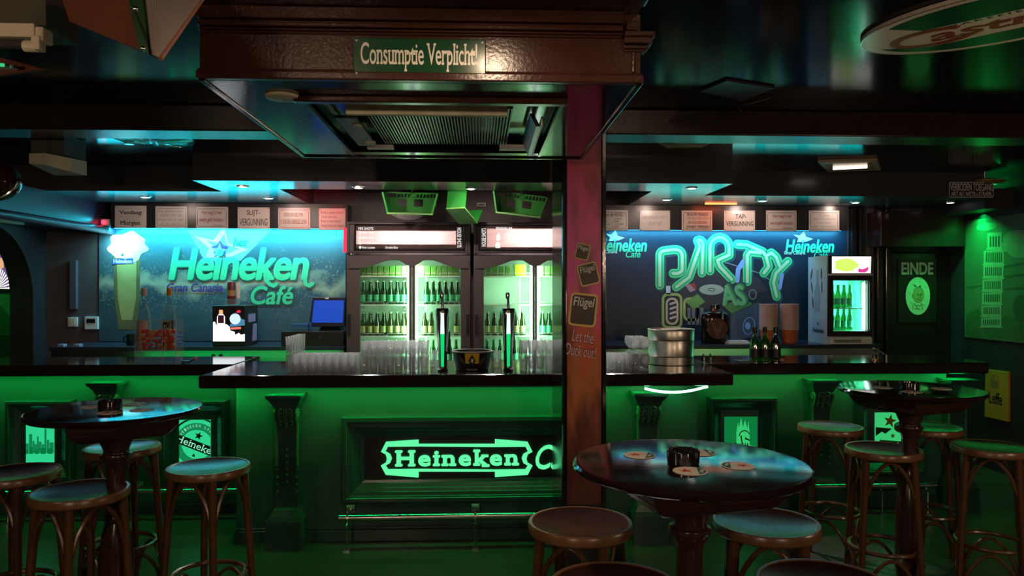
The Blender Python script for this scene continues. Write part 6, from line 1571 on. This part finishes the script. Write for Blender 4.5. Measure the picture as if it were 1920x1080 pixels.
# beer taps
def tap(px, label):
    x = XY(px, 4.72); z1 = ZY(px, 578, 4.72)
    t = thing('beer_tap', label, 'beer tap', (x, 4.72, ZT))
    n = 9
    prof = [(.031, ZT), (.035, ZT + .012), (.028, ZT + .02), (.029, ZT + .10), (.035, ZT + .22), (.043, ZT + .34), (.046, z1 - .012), (.040, z1), (.01, z1 + .004)]
    MB().lathe(prof, (x, 4.72), 28).build('chrome_column', m_chrome, t, smooth=True)
    MB().tube([(x, 4.72, z1), (x, 4.72, z1 + .045), (x - .004, 4.715, z1 + .085)], [.010, .009, .008], 10).build('tap_lever', m_chrome, t, smooth=True)
    MB().lathe([(.012, z1 + .06), (.015, z1 + .085), (.011, z1 + .10)], (x - .004, 4.715), 12).build('lever_knob', m_chrome, t, smooth=True)
    f = FY(4.72)
    def sidez(z):
        for i in range(len(prof) - 1):
            if prof[i][1] <= z <= prof[i+1][1]:
                s_ = (z - prof[i][1]) / (prof[i+1][1] - prof[i][1]); return prof[i][0] + (prof[i+1][0] - prof[i][0]) * s_
        return .03
    def strip_(za, zb, wa, wb, nm, mt_):
        b2 = MB(); k = 8
        for i in range(k):
            z_a = za + (zb - za) * i / k; z_b = za + (zb - za) * (i + 1) / k
            w0 = wa + (wb - wa) * i / k; w1 = wa + (wb - wa) * (i + 1) / k
            b2.add([(x - w0, 4.72 - sidez(z_a) - .001, z_a), (x + w0, 4.72 - sidez(z_a) - .001, z_a), (x + w1, 4.72 - sidez(z_b) - .001, z_b), (x - w1, 4.72 - sidez(z_b) - .001, z_b)], [(0, 1, 2, 3)])
        b2.build(nm, mt_, t)
    strip_(ZT + .03, z1 - .16, .009, .013, 'green_lens', m_tapg); strip_(z1 - .16, z1 - .03, .013, .010, 'white_lens', m_tapw)
    MB().tube([(x, 4.76, ZT + .26), (x + .035, 4.80, ZT + .24), (x + .035, 4.80, ZT + .10)], .010, 8).build('spout', m_blackpl, t, smooth=True)
m_tapg = E('tap_green_lens', (.0, .85, .22), .8); m_tapw = E('tap_white_lens', (.8, 1, .9), 1.1)
tap(830, 'chrome beer tap with green lit stripe, left of the black bucket'); tap(953, 'chrome beer tap with green lit stripe, right of the black bucket')
# black bucket
x = XY(885.5, 4.80)
bu = thing('black_bucket', 'black round bucket with a yellow diamond label between the taps', 'bucket', (x, 4.80, ZT))
MB().lathe([(.098, ZT), (.104, ZT + .004), (.128, ZT + .118), (.124, ZT + .120), (.098, ZT + .010), (0, ZT + .008)], (x, 4.80), 36, False).build('bucket_wall', M('bucket_black', (.015, .015, .017), .3), bu, smooth=True)
MB().tube([(x + .128*math.cos(2*PI*i/36), 4.80 + .128*math.sin(2*PI*i/36), ZT + .121) for i in range(36)], .004, 6, True).build('rolled_rim', M('bucket_rim', (.5, .5, .48), .35), bu, smooth=True)
def onb(a_deg, z, off=.0012):                                   # a point on the bucket's wall
    r_ = .104 + (.024) * (z - .004) / .114 + off; a = math.radians(-90 + a_deg); return (x + r_*math.cos(a), 4.80 + r_*math.sin(a), ZT + z)
def patch(pts, off, nm, mt_): MB().add([onb(a, z, off) for a, z in pts], [tuple(range(len(pts)))]).build(nm, mt_, bu)
lbp = MB()
for i in range(6):
    a0_, a1_ = -21 + 7 * i, -14 + 7 * i
    lbp.add([onb(a0_, .05), onb(a1_, .05), onb(a1_, .115), onb(a0_, .115)], [(0, 1, 2, 3)])
lbp.build('yellow_label', m_yellow, bu)
patch([(0, .025), (11, .068), (0, .108), (-11, .068)], .003, 'black_diamond', M('diamond_black', (.02, .018, .016), .4))
patch([(-5, .08), (-2, .07), (-5, .058), (0, .062), (4, .05), (3, .064), (6, .078), (2, .074), (0, .088), (-1, .076)], .0045, 'white_figure', m_print_white)
for s_ in (-1, 1):
    for k in range(4): patch([(s_*18, .035 + .006*k), (s_*(30 + 3*k), .045 + .013*k), (s_*(38 + 2*k), .068 + .012*k), (s_*(28 + 2*k), .052 + .013*k)], .002 + .0003*k, 'wing_print', M('bucket_wing', (.055, .055, .06), .4))
fbk = Fr((x, 4.80 - .112, ZT + .006), (1, 0, 0), (0, 0, 1))
text('bucket_lettering', 'Power Drink', M('bucket_letters', (.45, .45, .42), .4), bu, fbk, (-.033, .033, .0, .013), n=.004)
# aluminium tub
x, y = XY(1258, 5.11), 5.11
tb = thing('metal_tub', 'large ridged aluminium tub on the right end of the centre worktop', 'tub', (x, y, ZT))
MB().lathe([(.148, ZT), (.153, ZT + .004), (.154, ZT + .055), (.157, ZT + .058), (.154, ZT + .062), (.156, ZT + .165), (.160, ZT + .168), (.157, ZT + .172), (.158, ZT + .235), (.153, ZT + .237), (.150, ZT + .010), (0, ZT + .008)], (x, y), 48, False).build('tub_wall', m_alu, tb, smooth=True)
MB().tube([(x + .157*math.cos(2*PI*i/48), y + .157*math.sin(2*PI*i/48), ZT + .238) for i in range(48)], .005, 6, True).build('rolled_rim', m_alu, tb, smooth=True)

# ================================================================== ON THE LEFT AND RIGHT WORKTOPS
vx0, vx1 = XY(253, 5.27), XY(329, 5.27)
yv0, yv1 = 5.27, 5.42
m_jar = GLASS('jar_glass', (.98, .99, .99), (.7, .75, .75), .35, .03)
sv_ = thing('glass_display_jar', 'square clear display jar with two bottles and sweets on the left worktop', 'jar', ((vx0+vx1)/2, (yv0+yv1)/2, ZT))
MB().box(vx0, vx1, yv0, yv0 + .004, ZT, ZT + .30).build('front_wall', m_jar, sv_)
MB().box(vx0, vx1, yv1 - .004, yv1, ZT, ZT + .30).build('back_wall', m_jar, sv_)
MB().box(vx0, vx0 + .004, yv0 + .004, yv1 - .004, ZT, ZT + .30).box(vx1 - .004, vx1, yv0 + .004, yv1 - .004, ZT, ZT + .30).build('side_walls', m_jar, sv_)
MB().box(vx0 + .004, vx1 - .004, yv0 + .004, yv1 - .004, ZT + .001, ZT + .09).build('thick_base', m_jar, sv_)
ej = MB()
for (xx, yy) in ((vx0, yv0), (vx1, yv0), (XY(304, yv0), yv0)): ej.box(xx - .0015, xx + .0015, yy - .001, yy + .001, ZT, ZT + .30)
ej.box(vx0, vx1, yv0 - .001, yv0 + .001, ZT + .298, ZT + .301).box(vx0, vx1, yv0 - .001, yv0 + .001, ZT + .088, ZT + .091)
ej.build('polished_edges', M('glass_edge_pale', (.55, .6, .6), .2), sv_)
def tall_bottle(px, y, label, lm, capm, extra):
    x = XY(px, y); z0 = ZT + .0915
    t = thing('tall_bottle', label, 'bottle', (x, y, z0))
    MB().lathe([(.040, z0), (.046, z0 + .004), (.047, z0 + .20), (.040, z0 + .255), (.018, z0 + .325), (.015, z0 + .36), (.0155, z0 + .385)], (x, y), 20).build('glass_body', GLASS('bottle_clear', (.9, .93, .92), (.6, .65, .62), .65, .05), t, smooth=True)
    MB().lathe([(.017, z0 + .378), (.018, z0 + .382), (.018, z0 + .43), (.016, z0 + .432)], (x, y), 14).build('cap', capm, t, smooth=True)
    L = MB()
    for i in range(8):
        a0_, a1_ = math.radians(-90 - 52 + 13*i), math.radians(-90 - 52 + 13*(i+1))
        L.add([(x + .0478*math.cos(a0_), y + .0478*math.sin(a0_), z0 + .02), (x + .0478*math.cos(a1_), y + .0478*math.sin(a1_), z0 + .02), (x + .0478*math.cos(a1_), y + .0478*math.sin(a1_), z0 + .21), (x + .0478*math.cos(a0_), y + .0478*math.sin(a0_), z0 + .21)], [(0,1,2,3)])
    L.build('paper_label', lm, t)
    if extra:
        f = Fr((x, y - .052, z0), (1, 0, 0), (0, 0, 1))
        MB().ribbon([(-.028, .03), (-.03, .18), (-.02, .2), (.024, .2), (.03, .18), (.03, .05), (.02, .02), (-.01, .005)], .006, f, .001, closed=True).build('gold_border', m_tagy, t)
        text('label_lettering', 'Flügel', m_print_white, t, f, (-.022, .026, .10, .175), n=.002, bold=.015, shear=.25)
        MB().prism([(-.018, .04), (.005, .085), (.022, .06), (.015, .03)], f, .001, .002).build('red_print', M('label_red', (.5, .06, .04), .4), t)
tall_bottle(318, 5.345, 'tall clear bottle with black and gold label inside the square jar', M('label_black', (.02, .012, .012), .4), M('cap_gold', (.70, .38, .06), .4), True)
tall_bottle(270, 5.36, 'tall clear bottle with a pale pink label inside the square jar', M('label_pink', (.62, .42, .40), .5), M('cap_pink', (.65, .40, .36), .4), False)
candy = None; rnd = random.Random(5)
sx0, sx1 = vx0 + .02, XY(303, 5.3)
for i in range(96):
    m_ = (m_candyr, m_candyb, m_candyd)[rnd.choices((0, 1, 2), (4, 4, 3))[0]]
    px_ = rnd.uniform(sx0 - .002, vx1 - .02); layer = i // 16
    zz_ = ZT + .105 + layer * .023 + rnd.uniform(0, .006); py_ = yv0 + .0205 + rnd.uniform(0, .008)
    if layer >= 3 and m_ is m_candyd: m_ = m_candyr
    o = MB().sphere((0, 0, 0), .0158, 10, 6, .85).build('sweet', m_)
    o.location = (px_, py_, zz_)
    nm = {'red_sweet': 'red', 'tan_sweet': 'tan', 'brown_sweet': 'brown'}[m_.name]
    tag(o, '%s round sweet in the square display jar' % nm, 'sweet', '%s sweets in the display jar' % nm)
op = thing('bottle_opener', 'small shiny opener lying on the left worktop by the jar', 'opener', (XY(364, 5.3), 5.3, ZT))
MB().tube([(XY(340, 5.3), 5.3, ZT + .008), (XY(356, 5.3), 5.29, ZT + .012), (XY(364, 5.3), 5.28, ZT + .03), (XY(370, 5.3), 5.29, ZT + .036)], .007, 8).build('handle', m_chrome, op, smooth=True)
MB().lathe([(.012, ZT + .02), (.014, ZT + .03), (.010, ZT + .045)], (XY(368, 5.3), 5.285), 12).build('head', M('opener_red', (.5, .2, .2), .3), op, smooth=True)
# green wine bottles on the right worktop
def wine(px, label, gm):
    x = XY(px, 5.25); t = thing('wine_bottle', label, 'bottle', (x, 5.25, ZT))
    MB().lathe([(.032, ZT), (.036, ZT + .004), (.036, ZT + .12), (.030, ZT + .15), (.014, ZT + .18), (.013, ZT + .225), (.015, ZT + .228), (.015, ZT + .24)], (x, 5.25), 18).build('glass_body', gm, t, smooth=True)
    MB().lathe([(.0165, ZT + .205), (.0165, ZT + .242), (.012, ZT + .246)], (x, 5.25), 12).build('cap', m_blackpl, t, smooth=True)
    MB().lathe([(.0365, ZT + .03), (.0365, ZT + .09)], (x, 5.25), 18, False).build('paper_label', M('wine_label', (.06, .34, .08), .4) if gm is m_bottle else M('wine_label_dark', (.015, .02, .015), .4), t, smooth=True)
wine(1415, 'green bottle, first of the three on the right worktop', GLASS('lit_green_glass', (.08, .5, .08), (.06, .42, .07), .55, .35)); wine(1434, 'green bottle, middle of the three on the right worktop', GLASS('lit_green_glass_b', (.08, .5, .08), (.06, .42, .07), .55, .35)); wine(1454, 'black bottle, last of the three on the right worktop', m_darkglass)
fc_ = thing('small_faucet', 'small brass faucet standing on the right worktop by the small fridge', 'faucet', (XY(1640, 5.3), 5.3, ZT))
x = XY(1640, 5.3)
MB().tube([(x, 5.3, ZT), (x, 5.3, ZT + .06), (x + .01, 5.29, ZT + .075), (x + .06, 5.27, ZT + .045)], .007, 8).build('pipe', m_chrome, fc_, smooth=True)
MB().sphere((x, 5.3, ZT + .08), .014, 10, 6).build('knob', m_steel, fc_, smooth=True)
MB().lathe([(.02, ZT), (.02, ZT + .01)], (x, 5.3), 12).build('foot', M('faucet_brass', (.5, .25, .12), .3, metal=.8), fc_)
pn = thing('pour_nozzle', 'pair of chrome pour nozzles on the right worktop by the metal tub', 'nozzle', (XY(1328, 5.25), 5.25, ZT))
for px in (1321, 1334):
    x = XY(px, 5.25); MB().tube([(x, 5.25, ZT), (x, 5.25, ZT + .03), (x - .02, 5.22, ZT + .055)], .006, 8).build('nozzle', m_chrome, pn, smooth=True)
tag(MB().box(XY(1378, 5.3), XY(1404, 5.3), 5.2, 5.32, ZT, ZT + .006).build('drip_mat', M('mat_grey', (.18, .16, .15), .5), bevel=.002), 'flat grey mat on the right worktop left of the bottles', 'mat')
tag(MB().sphere((XY(1466, 5.22), 5.22, ZT + .012), .018, 12, 8, .66).build('cork_stopper', M('cork', (.6, .42, .32), .6), smooth=True), 'small pale stopper on the right worktop beside the black bottle', 'stopper')
